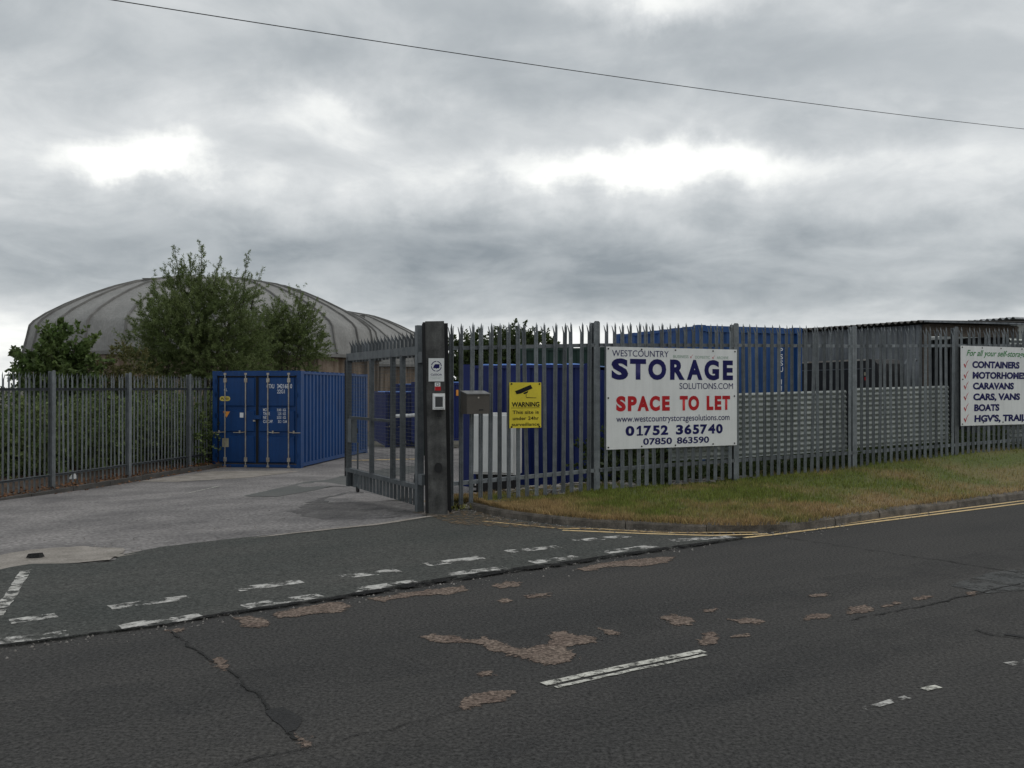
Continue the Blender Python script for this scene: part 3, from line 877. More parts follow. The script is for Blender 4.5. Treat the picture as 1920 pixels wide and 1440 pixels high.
# left fence, seen from inside the yard: rails towards the camera
LP = Vector((-9.2, 18.47)); LU = Vector((.98, 5.03)).normalized()
left = empty('palisade_fence', (LP.x, LP.y, -.47), math.atan2(LU.y, LU.x),
             'galvanised palisade fence at the left of the yard in front of the brambles', 'fence')
LB = 2.56
POSTL = post_mesh(2.43, M_GALV, 'post', .095, .1)
PALEL = pale_mesh(2.36, 'pale', M_GALV, .15, .05, .012)
for b in range(-2, 4):
    link('post', POSTL, left, (b * LB, 0, 0))
    for k in range(1, 18):
        x = b * LB + k * LB / 18
        link('pale', PALEL, left, (x, .05, random.uniform(.02, .04)), (random.uniform(-.012, .012), random.gauss(0, .008), random.uniform(-.1, .1) + math.pi))
    for z in (.33, 2.05):
        mbr = MB(); mbr.box(b * LB + .065, (b + 1) * LB - .065, .0, .006, z - .025, z + .025); mbr.box(b * LB + .065, (b + 1) * LB - .065, -.045, -.001, z + .019, z + .025)
        mbr.build('rail', M_GALVD, left)
# edging kerb and leaf litter along the left fence
mb = MB()
for i in range(16):
    a = -7 + i * 1.2
    MBk = MB().box(a + .008, a + 1.192, -.34, -.22, -.15, .085 + random.uniform(-.01, .01))
    mb.v += [] ; 
    if i == 0: edging = empty('edging_kerb', (LP.x, LP.y, -.47), math.atan2(LU.y, LU.x)); tag(edging, kind='structure')
    MBk.build('kerb_stone', mat('dark_kerb', (.055, .052, .048), .9, col2=(.09, .085, .08), fine=.2, bump=.6), edging)
mb = MB(); N = 60
for i in range(N + 1):
    a = -9 + i * 20 / N
    for j, w in enumerate((-.2, .1, .5, 1.2, 3, 6, 14)):
        p = LP + LU * a + Vector((-LU.y, LU.x)) * w
        mb.v.append((p.x, p.y, -.47 + .05 + .05 * mnoise.noise((p.x * 2, p.y * 2, 0)) + (.12 if w > 1 else 0)))
mb.f = [(i * 7 + j, (i + 1) * 7 + j, (i + 1) * 7 + j + 1, i * 7 + j + 1) for i in range(N) for j in range(6)]
tag(mb.build('soil_bed', M_SOIL, smooth=True), kind='structure')

nl = 2600; v = np.zeros((nl, 4, 3)); fcs = []
for i in range(nl):
    a = random.uniform(-8, 9); w = random.uniform(-.24, .45) if random.random() < .8 else random.uniform(-.6, -.2)
    p = LP + LU * a + Vector((-LU.y, LU.x)) * w; z = (-.47 + .075 + random.uniform(0, .05)) if w > -.22 else (-.47 + .015 if w < -.36 else -.37)
    r = random.uniform(.015, .04); an = random.uniform(0, 6.28); t1 = random.uniform(-.5, .5)
    c, s_ = math.cos(an) * r, math.sin(an) * r
    v[i] = [(p.x - c, p.y - s_, z), (p.x + s_ * .5, p.y - c * .5, z + r * t1), (p.x + c, p.y + s_, z + r * .4), (p.x - s_ * .5, p.y + c * .5, z - r * t1)]
me = bpy.data.meshes.new('leaf_litter'); me.from_pydata(v.reshape(-1, 3).tolist(), [], [(4 * i, 4 * i + 1, 4 * i + 2, 4 * i + 3) for i in range(nl)]); me.materials.append(M_DEADLEAF)
tag(link('leaf_litter', me), 'brown dead leaves strewn along the foot of the left fence', 'leaves', kind='stuff')
lp = G(137, 909)
lit = MB(); lit.add([(-.09, 0, .0), (.02, -.05, .0), (.1, .01, .02), (.03, .06, .01), (-.05, .03, .09), (.05, .01, .12), (.0, -.02, .07)], [(0, 1, 6), (1, 2, 5, 6), (0, 6, 4), (6, 5, 4), (2, 3, 5), (3, 4, 5), (0, 4, 3), (0, 3, 2, 1)])
tag(lit.build('litter_scrap', M_WHITE, loc=(lp.x, lp.y, -.37)), 'crumpled white scrap of litter below the left fence', 'litter')

# ------------------------------------------------------------------ gate and gate post
HX, HY = -1.18, 12.0
GD = Vector((-1.43, 2.7)); GL = GD.length
gate = empty('steel_gate', (HX, HY, 0), math.atan2(GD.y, GD.x), 'galvanised steel gate with mesh infill standing open beside the steel gate post', 'gate')
# local x runs from hinge to free end; local +y faces left/yard, -y towards the right
for q, zlo, zhi, w in ((.02, -.02, 2.42, .09), (.217, .3, 2.06, .06), (.338, .3, 2.06, .06), (.629, .3, 2.06, .06), (.985, .05, 2.1, .07)):
    MB().box(q * GL - w / 2, q * GL + w / 2, -w / 2, w / 2, zlo, zhi).build('stile', M_GALVD, gate)
MB().box(.09, GL, -.03, .03, 2.035, 2.15).build('rail', M_GALVD, gate)
MB().box(.09, GL + .02, -.04, .04, .28, .34).build('rail', M_GALVD, gate)
MB().box(.338 * GL + .03, .985 * GL - .03, -.02, .02, 1.12, 1.16).build('rail', M_GALVD, gate)
SP = pale_mesh(.36, 'pale', M_GALVD, .12, .085, .024); 
mbp = MB()
hw = .05
for z in (0, .29):
    for x, y in zip([-hw, -hw * .5, 0, hw * .5, hw], [.0, -.018, -.004, -.018, .0]): mbp.v.append((x, y, z))
    for x, y in zip([-hw, -hw * .5, 0, hw * .5, hw], [.003, -.015, -.001, -.015, .003]): mbp.v.append((x, y, z))
mbp.f = [(k, k + 1, 11 + k, 10 + k) for k in range(4)] + [(6 + k, 5 + k, 15 + k, 16 + k) for k in range(4)] + [(0, 10, 15, 5), (4, 9, 19, 14)]
LPM = mbp.mesh('lower_pale', M_GALVD)
for k in range(20):
    x = .2 + k * (GL - .22) / 19.5
    link('pale', SP, gate, (x, -.035, 2.01), (0, random.uniform(-.01, .01), random.uniform(-.05, .05)))
    link('lower_pale', LPM, gate, (x, -.045, .04), (0, random.uniform(-.01, .01), random.uniform(-.05, .05)))
mw = MB()
nxw = int(GL / .05)
for k in range(1, nxw):
    x = k * .05; mw.box(x - .0015, x + .0015, .036, .039, .34, 2.035)
for k in range(33):
    z = .36 + k * .05; mw.box(.09, GL, .0392, .0422, z - .0015, z + .0015)
o = mw.build('mesh_infill', M_GALVD, gate); o['kind'] = 'stuff'
MB().box(GL + .002, GL + .05, -.05, .04, .2, 2.05).build('edge_buffer', M_BLACK, gate)
lk = MB().box(.93 * GL - .09, .93 * GL + .09, -.05, .045, .75, 1.12).build('lock_box', M_GALVD, gate)
MB().box(-.015, .015, -.09, -.05, -.06, .02).build('handle', M_BLACK, lk, loc=(.93 * GL, 0, .95))
MB().tube([(.9 * GL, -.06, .1), (.9 * GL, -.06, .75)], .014, 6).build('drop_bolt', M_GALVD, gate)
MB().tube([(.9 * GL, -.075, .02), (.9 * GL, -.045, .02)], .05, 10).build('wheel', M_BLACK, gate)
for z in (.42, 2.0):
    MB().box(-.12, .03, -.04, .04, z - .07, z + .07).build('hinge', M_GALVD, gate)
br = MB(); br.tube([(.06, 0, .75), (.22, 0, .36)], .022, 4); br.build('brace', M_GALVD, gate)

gp = empty('gate_post', (-.93, 11.68, -.01), R(4), 'broad steel beam gate post with keypad and notices, leaning slightly', 'gate post')
lean = Matrix.Rotation(R(-1.1), 4, 'Y')
beam = MB()
beam.box(-.118, .118, -.13, -.115, -.1, 2.45, lean); beam.build('front_flange', M_POSTST, gp)
MB().box(-.006, .006, -.1148, .1148, -.1, 2.44, lean).build('web', M_POSTST, gp)
MB().box(-.165, .165, .115, .13, -.1, 2.44, lean).build('rear_flange', M_BLACK, gp)
MB().box(-.15, -.118, -.12, .114, -.05, 2.44, lean).build('recess_shade', M_BLACK, gp)  # black strip paints the shade in the beam's side recess
ft = MB(); ft.add([(-.17, -.2, -.05), (.16, -.2, -.05), (.16, .16, -.05), (-.17, .16, -.05), (-.15, -.16, .045), (.14, -.17, .03), (.13, .13, .05), (-.14, .14, .04)], [(4, 5, 6, 7), (0, 1, 5, 4), (1, 2, 6, 5), (2, 3, 7, 6), (3, 0, 4, 7), (0, 3, 2, 1)])
ft.build('concrete_foot', M_KERB, gp)
bell = MB(); bell.prism([(math.cos(t) * .05, .62 + math.sin(t) * .062) for t in [2 * math.pi * k / 14 for k in range(14)]], -.175, -.131)
bell.build('rubber_buffer', M_BLACK, gp)

# notice on the post
nt_ = empty('membership_notice', (-.945, 11.54, 1.685), R(4), 'white notice with round caravan emblem at the top of the gate post', 'sign')
MB().box(-.097, .097, -.004, .0, 0, .29).build('plate', M_WHITE, nt_)
ring = MB(); c0 = (0, .19)
for k in range(32):
    t0, t1 = 2 * math.pi * k / 32, 2 * math.pi * (k + 1) / 32
    if k % 8 == 7: continue
    ring.add([(c0[0] + math.cos(t0) * .056, -.0055, c0[1] + math.sin(t0) * .056), (c0[0] + math.cos(t0) * .066, -.0055, c0[1] + math.sin(t0) * .066), (c0[0] + math.cos(t1) * .066, -.0055, c0[1] + math.sin(t1) * .066), (c0[0] + math.cos(t1) * .056, -.0055, c0[1] + math.sin(t1) * .056)], [(3, 2, 1, 0)])
ring.add([(-.042, -.0055, .165), (-.01, -.0055, .165), (0, -.0055, .158), (.01, -.0055, .165), (.038, -.0055, .165), (.04, -.0055, .215), (-.012, -.0055, .217), (-.03, -.0055, .2)], [tuple(range(8))])
ring.build('emblem', M_NAVYT, nt_)
lettering('CaSSOA', -.07, .07, .075, .098, M_NAVYT, nt_, bold=.012)
lettering('caravan storage site owners', -.075, .075, .052, .06, M_SAGE, nt_)
lettering('association member', -.05, .05, .036, .044, M_SAGE, nt_)
stk = empty('red_notice', (-.925, 11.54, 1.572), R(4), 'small red and white sticker between notice and keypad on the gate post', 'sticker')
MB().box(-.04, .03, -.003, .0, 0, .1).build('plate', M_WHITE, stk); MB().box(-.038, .036, -.006, -.0035, .0, .05).build('red_band', M_RED, stk)
rg = MB()
for k in range(16):
    t0, t1 = 2 * math.pi * k / 16, 2 * math.pi * (k + 1) / 16
    rg.add([(-.005 + math.cos(t0) * .014, -.0045, .075 + math.sin(t0) * .014), (-.005 + math.cos(t0) * .019, -.0045, .075 + math.sin(t0) * .019), (-.005 + math.cos(t1) * .019, -.0045, .075 + math.sin(t1) * .019), (-.005 + math.cos(t1) * .014, -.0045, .075 + math.sin(t1) * .014)], [(3, 2, 1, 0)])
rg.build('symbol', M_BPRINT, stk)
kpd = empty('entry_keypad', (-.915, 11.54, 1.33), R(4), 'white framed entry keypad box with dark window on the gate post', 'keypad')
MB().bbox(-.078, .078, -.085, .0, 0, .205, .006).build('housing', M_WHITE, kpd)
MB().bbox(-.062, .07, -.096, -.0851, .02, .185, .004).build('cover_frame', M_WHITE, kpd)
MB().box(-.042, .05, -.099, -.0962, .04, .165).build('window', M_GLASSY, kpd)
MB().box(-.02, .03, -.05, .0, -.085, -.001).build('cable_gland', M_BLACK, kpd)

# letter box on the front fence
lb = empty('letter_box', (-.51, 12.04, 1.27), math.atan2(FU.y, FU.x), 'dark grey brown metal letter box hung on the front fence beside the gate post', 'letter box')
bx = MB(); bx.add([(-.17, -.19, 0), (.15, -.19, 0), (.15, 0, 0), (-.17, 0, 0), (-.17, -.19, .25), (.15, -.19, .25), (.15, 0, .285), (-.17, 0, .285)], [(0, 3, 2, 1), (4, 5, 6, 7), (0, 1, 5, 4), (1, 2, 6, 5), (2, 3, 7, 6), (3, 0, 4, 7)])
bx.build('body', M_BROWNBOX, lb)
lid = MB(); lid.add([(-.18, -.205, .252), (.16, -.205, .252), (.16, 0, .287), (-.18, 0, .287), (-.18, -.205, .262), (.16, -.205, .262), (.16, 0, .3), (-.18, 0, .3)], [(0, 3, 2, 1), (4, 5, 6, 7), (0, 1, 5, 4), (1, 2, 6, 5), (2, 3, 7, 6), (3, 0, 4, 7)])
lid.build('lid', mat('lid_paint', (.15, .15, .15), .5, fine=.1), lb)
MB().box(-.0, .06, -.194, -.191, .045, .06).build('slot', M_BLACK, lb); MB().box(-.02, -.0, -.197, -.191, .2, .22).build('lock', M_BAR, lb)

# ------------------------------------------------------------------ signs on the front fence
FRZ = math.atan2(FU.y, FU.x)


def fence_thing(name, t, z, off, label, cat):
    p = FP + FU * (t * BAY) - FN * off
    return empty(name, (p.x, p.y, z), FRZ, label, cat)


def screws(parent, pts):
    for x, z in pts:
        MB().prism([(x + math.cos(t) * .012, z + math.sin(t) * .012) for t in [2 * math.pi * k / 8 for k in range(8)]], -.012, -.0045).build('screw', M_BPRINT, parent)


def tick(x, z, s, m, parent, thin=1.0):
    """red tick mark, s = height"""
    p = [(0, .42), (.16, .5), (.3, .2), (.62, .72), (1.0, 1.0), (.6, .55), (.32, -.05)]
    mbt = MB(); mbt.v = [(x + a * s * .95, -.0065, z + b * s) for a, b in p]
    mbt.f = [(0, 6, 2, 1), (2, 6, 5, 3), (3, 5, 4)]
    return mbt.build('tick', m, parent)


SW, SH = 2.362, 1.458
s1 = fence_thing('storage_sign', .048, .732, .052, 'large white storage sign with navy and red lettering on the front fence', 'sign')
MB().box(0, SW, -.004, 0, 0, SH).build('board', M_WHITE, s1)


def on(sign, w, h, body, x0, x1, yt, yb, m, bold=0, shear=0, spacing=1.0):
    return lettering(body, x0 * w, x1 * w, h * (1 - yb), h * (1 - yt), m, sign, -.0065, bold, shear, spacing=spacing)


def glyphs(sign, w, h, items, yt, yb, m, bold):
    for ch, a, b in items:
        on(sign, w, h, ch, (a - 160) / 1122, (b - 160) / 1122, yt, yb, m, bold)


glyphs(s1, SW, SH, [('S', 200, 335), ('T', 350, 482), ('O', 500, 652), ('R', 685, 812), ('A', 830, 968), ('G', 985, 1117), ('E', 1152, 1245)], .115, .32, M_NAVYT, .05)
glyphs(s1, SW, SH, [('S', 238, 315), ('P', 332, 405), ('A', 410, 506), ('C', 512, 598), ('E', 617, 682), ('T', 768, 838), ('O', 843, 938), ('L', 1005, 1065), ('E', 1078, 1138), ('T', 1147, 1218)], .482, .63, M_RED, .055)
glyphs(s1, SW, SH, [('0', 313, 385), ('1', 422, 440), ('7', 462, 526), ('5', 537, 597), ('2', 605, 668), ('3', 735, 797), ('6', 808, 870), ('5', 882, 938), ('7', 947, 1010), ('4', 1018, 1082), ('0', 1090, 1150)], .775, .872, M_NAVYT, .045)
fl = MB(); fl.v = [((x - 160) / 1122 * SW, -.0065, SH * (1 - y)) for x, y in ((404, .795), (424, .775), (424, .8), (404, .815), (405, .858), (457, .858), (457, .872), (405, .872))]; fl.f = [(0, 3, 2, 1), (4, 7, 6, 5)]; fl.build('lettering', M_NAVYT, s1)
for a in (('WESTCOUNTRY', .04, .457, .032, .092, M_NAVYT, 0), ('BUSINESS', .493, .61, .07, .098, M_SAGE, 0), ('DOMESTIC', .663, .78, .073, .101, M_SAGE, 0), ('ARCHIVE', .835, .93, .074, .102, M_SAGE, 0),
          ('SOLUTIONS.COM', .54, .967, .352, .412, M_NAVYT, 0),
                    ('www.westcountrystoragesolutions.com', .07, .938, .672, .735, M_NAVYT, .004), 
          ('07850', .265, .482, .9, .965, M_NAVYT, .026), ('863590', .52, .772, .9, .965, M_NAVYT, .026)):
    on(s1, SW, SH, *a)
tick(.622 * SW, SH * (1 - .1), .062, M_RED, s1); tick(.797 * SW, SH * (1 - .103), .062, M_RED, s1)
screws(s1, [(.03, SH - .03), (.6, SH - .03), (1.2, SH - .03), (1.9, SH - .03), (SW - .04, SH - .03), (.03, SH / 2), (SW - .05, SH / 2 + .02), (.03, .03), (.6, .03), (1.2, .03), (1.9, .03), (SW - .05, .03)])

W2, H2 = 2.36, 1.43
s2 = fence_thing('services_sign', 3.012, .93, .052, 'white sign listing storage services with red ticks on the front fence', 'sign')
MB().box(0, W2, -.004, 0, 0, H2).build('board', M_WHITE, s2)
on(s2, W2, H2, 'For all your self-storage needs', .065, .955, .05, .125, M_GREENT, .012, .35)
for i, (t_, x0, x1, yt) in enumerate((('CONTAINERS', .13, .69, .19), ('MOTORHOMES', .133, .772, .325), ('CARAVANS', .137, .62, .46), ('CARS, VANS', .14, .695, .597), ('BOATS', .15, .445, .733), ("HGV'S, TRAILERS", .152, .93, .87))):
    on(s2, W2, H2, t_, x0, x1, yt, yt + .087, M_NAVYT, .05, .04)
    tick(.032 * W2, H2 * (1 - yt - .085), .15, M_RED, s2)
screws(s2, [(.04, H2 - .03), (.58, H2 - .03), (1.1, H2 - .03), (1.7, H2 - .03), (2.3, H2 - .03), (.05, H2 * .58), (.6, .05), (1.15, .05), (1.7, .05), (.04, .03)])

s3 = fence_thing('warning_sign', -.561, 1.066, .052, 'yellow surveillance warning sign with black camera picture on the front fence', 'sign')
W3, H3 = .485, .612
MB().box(0, W3, -.004, 0, 0, H3).build('board', M_YSIGN, s3)
on(s3, W3, H3, 'WARNING', .07, .94, .43, .535, M_BPRINT, .028)
on(s3, W3, H3, 'This site is', .09, .92, .615, .69, M_BPRINT, .012); on(s3, W3, H3, 'under 24hr', .1, .92, .75, .825, M_BPRINT, .012); on(s3, W3, H3, 'surveillance', .07, .94, .885, .955, M_BPRINT, .012)
cm = MB()
P3 = lambda pts: [(x * W3, -.0065, H3 * (1 - y)) for x, y in pts]
cm.add(P3([(.17, .19), (.3, .155), (.66, .05), (.72, .13), (.36, .24), (.22, .26)]), [(0, 5, 4, 3, 2, 1)])
cm.add(P3([(.42, .235), (.58, .185), (.57, .225), (.46, .26)]), [(0, 3, 2, 1)])
cm.add(P3([(.51, .235), (.525, .235), (.525, .325), (.51, .325)]), [(0, 3, 2, 1)]); cm.add(P3([(.525, .325), (.84, .335), (.84, .345), (.525, .34)]), [(0, 3, 2, 1)])
cm.add(P3([(.05, .555), (.95, .555), (.95, .562), (.05, .562)]), [(0, 3, 2, 1)])
cm.build('camera_picture', M_BPRINT, s3)
screws(s3, [(.03, H3 - .02), (W3 - .03, H3 - .02), (.03, .015), (W3 - .03, .015)])

# ------------------------------------------------------------------ corrugated sheets behind the front fence
def corrug_sheet(length, height, pitch, depth, horizontal=True, thick=.0015):
    """sheet in local x-z, waves along z (horizontal) or along x"""
    mbs = MB(); span = height if horizontal else length; n = int(span / pitch * 8)
    for k in range(n + 1):
        s_ = span * k / n; y = math.sin(2 * math.pi * s_ / pitch) * depth / 2
        for e_ in (0, length if horizontal else height):
            mbs.v.append((e_, y, s_) if horizontal else (s_, y, e_))
    for k in range(n):
        f_ = (2 * k, 2 * k + 1, 2 * k + 3, 2 * k + 2)
        mbs.f.append(f_)
    m_ = len(mbs.v); top = [(x, y + thick + .002, z) for x, y, z in mbs.v]; nf = [tuple(i + m_ for i in f_[::-1]) for f_ in mbs.f]
    mbs.v += top; mbs.f += nf
    return mbs


M_CSHEET = mat('corrugated_zinc', (.36, .395, .38), .5, .4, col2=(.46, .49, .47), scale=1.5, fine=.1, streak=.1)
for i, (t0, t1, z0, h, lab) in enumerate(((.52, 1.0, .52, .95, 'corrugated zinc sheet behind the fence under the large storage sign'),
                                  (1.0, 2.0, .52, 1.0, 'corrugated zinc sheet behind the fence just right of the large storage sign'),
                                  (2.0, 3.0, .6, 1.0, 'corrugated zinc sheet behind the fence just left of the services sign'),
                                  (3.62, 4.0, .55, 2.0, 'corrugated zinc sheet behind the fence at the right end of the services sign'))):
    sh = corrug_sheet((t1 - t0) * BAY - .12, h, .082, .024)
    o = sh.build('corrugated_sheet', M_CSHEET, smooth=True)
    p = FP + FU * (t0 * BAY + .06) + FN * .11
    o.location = (p.x, p.y, z0); o.rotation_euler = (0, -.02 if i in (1, 2) else 0, FRZ)
    tag(o, lab, 'sheet', 'corrugated sheets behind the front fence')

# ------------------------------------------------------------------ containers
def corr_wall(length, height, pitch=.278, depth=.036):
    """trapezoid sheet, local x along, -y outside, solid 2 sides"""
    pts = []; x = 0
    while x < length - 1e-4:
        for dx, y in ((0, 0), (.104, 0), (.139, depth), (.243, depth)):
            if x + dx < length: pts.append((x + dx, y))
        x += pitch
    pts.append((length, 0))
    mbs = MB()
    for (x, y) in pts: mbs.v += [(x, y, 0), (x, y, height)]
    for k in range(len(pts) - 1): mbs.f.append((2 * k, 2 * k + 2, 2 * k + 3, 2 * k + 1))
    return mbs


def container(loc, rz, L, m, label, Wd=2.438, H=2.591, doors=True, roofm=None, group='shipping containers in the yard', texts=None, name='shipping_container'):
    """door end is local y=0 facing -y, x centred"""
    c = empty(name, loc, rz, label, 'container', group)
    h2 = Wd / 2
    for sx in (-1, 1):
        for y0 in (0, L - .15):
            x0, x1 = sorted((sx * h2, sx * (h2 - .12)))
            MB().box(x0, x1, y0, y0 + .15, .118, H - .118).build('corner_post', m, c)
            for z0 in (0, H - .118):
                MB().box(x0 - .004 * (sx < 0) - .06 * (sx > 0), x1 + .004 * (sx > 0) + .06 * (sx < 0), y0 - .004 if y0 == 0 else y0 - .02, y0 + .17 if y0 == 0 else y0 + .154, z0, z0 + .118).build('corner_casting', m, c)
        x0, x1 = sorted((sx * (h2 - .003), sx * (h2 - .06)))
        MB().box(x0, x1, .17, L - .17, H - .08, H - .02).build('top_rail', m, c)
        MB().box(x0, x1, .17, L - .17, .07, .165).build('bottom_rail', M_CGREEN if False else m, c)
    sp = corr_wall(L - .3, H - .24); 
    o = link('side_panel', sp.mesh('side_panel', m), c, (h2 - .015, .15, .16), (0, 0, R(90)))
    o2 = link('side_panel', o.data, c, (-h2 + .015, L - .15, .16), (0, 0, R(-90)))
    ep = corr_wall(Wd - .24, H - .24)
    oe = link('end_panel', ep.mesh('end_panel', m), c, (h2 - .12, L - .03, .13), (0, 0, R(180)))
    rf = MB().box(-h2 + .05, h2 - .05, .05, L - .05, H - .05, H - .03)
    k = .3
    while k < L - .3:
        rf.box(-h2 + .2, h2 - .2, k, k + .16, H - .03, H + .012); k += .42
    rf.build('roof', roofm or m, c)
    MB().box(-h2 + .12, h2 - .12, .02, L - .02, .1, .14).build('floor', M_TIMBER, c)
    MB().box(-h2 + .18, h2 - .18, .012, .1, H - .13, H - .02).build('header', m, c); MB().box(-h2 + .18, h2 - .18, .012, .1, .05, .13).build('sill', m, c)
    if doors:
        for sx in (-1, 1):
            xa, xb = sorted((sx * .012, sx * (h2 - .125)))
            d = MB().box(xa, xb, .06, .085, .14, H - .14).build('door', m, c)
            z0, z1 = .17, H - .17; hh = (z1 - z0)
            for (a, b) in ((0, .315), (.36, .615), (.66, 1.0)):
                MB().bbox(xa + .05, xb - .05, .024, .0599, z0 + a * hh, z0 + b * hh, .022).build('door_panel', m, d)
            for gx0, gx1, gz0, gz1 in ((xa - .008, xa + .022, .13, H - .13), (xb - .022, xb + .004, .13, H - .13), (xa + .023, xb - .023, H - .165, H - .132), (xa + .023, xb - .023, .132, .16)):
                MB().box(gx0, gx1, .045, .0595, gz0, gz1).build('gasket', M_BLACK, d)
            for fx in (.28, .8):
                x = sx * (h2 - .12) * fx if sx > 0 else sx * (h2 - .12) * fx
                br_ = MB(); br_.tube([(x, .008, .06), (x, .008, H - .06)], .017, 6); br_.build('lock_bar', M_BAR, d)
                for z in (.2, H - .3, .05, H - .1):
                    w_ = .035 if z in (.2, H - .3) else .03
                    MB().box(x - w_, x + w_ * 1.3, -.004, .033, z, z + (.11 if z in (.2, H - .3) else .05)).build('bar_bracket', M_BAR, d)
                hd = MB(); hd.tube([(x, -.005, .98), (x + sx * .16, -.012, .965), (x + sx * .33, -.012, .965)], .011, 5)
                hd.box(min(x + sx * .13, x + sx * .17), max(x + sx * .13, x + sx * .17), -.03, -.0, .95, 1.02); hd.build('handle', M_BAR, d)
            for z in (.3, .8, 1.35, 1.9, 2.25):
                MB().box(min(sx * (h2 - .06), sx * (h2 - .13)), max(sx * (h2 - .06), sx * (h2 - .13)), .0, .058, z, z + .12).build('door_hinge', m, d)
    else:
        oe2 = link('end_panel', oe.data, c, (-h2 + .12, .03, .13))
    return c


# the blue container by the left fence
bc_r = G(563, 881); ang = math.atan2(-.8, 6.0)
ca = Vector((-5.53, 24.2)); cdir = Vector((.8, 6.0)).normalized(); cx = Vector((cdir.y, -cdir.x))
cc = ca - cx * 1.219
blue = container((cc.x, cc.y, -.535), math.atan2(cdir.y, cdir.x) - R(90), 6.06, M_BLUE, 'bright blue shipping container with white door lettering beside the left fence')
H = 2.591; Yt = .021
for t_, x0, x1, zb, zt in (('CTXU', .27, .48, 2.135, 2.245), ('342168', .56, .87, 2.135, 2.245), ('0', .92, .97, 2.135, 2.245), ('22G1', .56, .77, 2.0, 2.1),
                           ('GL', -.91, -.82, 2.06, 2.13), ('MGW.', .175, .335, 1.53, 1.605), ('TARE', .175, .36, 1.43, 1.505), ('NET', .175, .31, 1.33, 1.405), ('CU.CAP.', .175, .45, 1.225, 1.3),
                           ('30.480', .555, .675, 1.53, 1.6), ('2.230', .58, .675, 1.43, 1.5), ('28.250', .555, .675, 1.33, 1.4), ('33.2', .585, .675, 1.225, 1.295),
                           ('KGS', .72, .8, 1.53, 1.6), ('KGS', .72, .8, 1.43, 1.5), ('KGS', .72, .8, 1.33, 1.4), ('CU.M', .72, .82, 1.225, 1.295)):
    lettering(t_, x0, x1, zb, zt, M_TXTW, blue, Yt, .008)
pill = MB(); pz, px_ = 1.86, -.885
pill.prism([(px_ - .085 + math.cos(t) * .062, pz + math.sin(t) * .062) for t in [math.pi / 2 + math.pi * k / 8 for k in range(9)]] + [(px_ + .085 + math.cos(t) * .062, pz + math.sin(t) * .062) for t in [-math.pi / 2 + math.pi * k / 8 for k in range(9)]], .0195, .0235)
pill.build('yellow_tag', M_YSTICK, blue); lettering('PL103', px_ - .1, px_ + .1, pz - .028, pz + .028, M_BPRINT, blue, .018, .02)
tri = MB(); tri.prism([(-.84, 1.36), (-.745, 1.52), (-.935, 1.52)], .0195, .0235); tri.build('warning_triangle', M_ORANGE, blue)
MB().box(-.47, -.37, .0195, .0235, 1.36, 1.49).build('white_sticker', M_TXTW, blue); MB().box(-.96, -.78, .0195, .0235, .58, .81).build('tan_sticker', M_TAN, blue)
MB().box(-.06, .14, -.02, .0235, 1.32, 1.42).build('lock_cover', M_BLUE, blue); MB().box(-.08, -.02, -.04, -.021, 1.26, 1.3).build('padlock', M_BAR, blue)
# a second container behind it, door end towards the road
# navy containers further back, seen through the gate
def cont_px(px, d, zb, rz, L, m, label, **kw):
    return container(((px - 960) / F * d, d, zb), rz, L, m, label, **kw)


c1 = cont_px(772, 43.0, g(-5, 43), R(14), 6.06, M_NAVY, 'navy blue container with locking bars, lowest of those seen through the gate', roofm=M_ROOFGLINT)
c2 = cont_px(782, 52, g(-5, 52) + .85, R(10), 6.06, M_NAVY, 'navy blue container whose top shows above the nearest one seen through the gate', roofm=M_ROOFGLINT, doors=False)
c3 = cont_px(824, 40, -.72, R(4), 6.06, M_NAVY, 'navy blue container seen between the gate post and the first pales', roofm=M_ROOFGLINT, doors=False)
MB().box(.72, .82, -.01, .03, 2.0, 2.25).build('sticker', M_ORANGE, c3)
# short navy container right behind the front fence
# it is turned with its long side to the road
dl = Vector((-.95, 17.9)); dr = Vector((1.5, 17.0)); dd = (dr - dl).normalized(); nn = Vector((-dd.y, dd.x))
w0 = dl + nn * 1.219
c4 = container((w0.x, w0.y, -.3), math.atan2(dd.y, dd.x) - R(90), (dr - dl).length,  M_NAVY, 'short navy blue container behind the warning sign and letter box', doors=False, roofm=M_ROOFGLINT, H=2.36)
c5 = container((3.2, 24.2, -.42), R(84), 2.99, M_CGREEN, 'dark green container standing behind the short navy container', H=3.05, doors=False)
# white cabinet
cab = empty('white_cabinet', (-.42, 16.7, g(-.42, 16.7)), R(-16), 'white metal cabinet on a dark plinth behind the letter box', 'cabinet')
gz = 1.6 - (888 - 728) / F * 16.6 - g(-.42, 16.7)
MB().box(-.24, .56, -.22, .22, gz, gz + 1.09).build('body', M_WPANEL, cab); MB().box(-.18, .5, -.18, .18, -.3, gz - .002).build('plinth', M_BLACK, cab)
MB().bbox(-.21, .53, -.245, -.221, gz + .03, gz + 1.06, .008).build('door', M_WHITE, cab); MB().box(.44, .47, -.27, -.246, gz + .5, gz + .64).build('handle', M_BLACK, cab)
# mid blue container at the corner behind the storage sign
k0 = Vector((3.54, 17.6)); ke = Vector((.93, .367)); kl = Vector((-.367, .93))
w0 = k0 + ke * 1.219
c6 = container((w0.x, w0.y, .22), math.atan2(kl.y, kl.x) - R(90), 3.3, M_MIDBLUE, 'mid blue container behind the large storage sign with white vertical code', doors=False)
for i, ch in enumerate('PSSU 1134'):
    if ch == ' ': continue
    z = 2.18 - i * .125
    lettering(ch, .725 if ch == '1' else .70, .743 if ch == '1' else .77, z - .1, z, M_TXTW, c6, .02, .01)

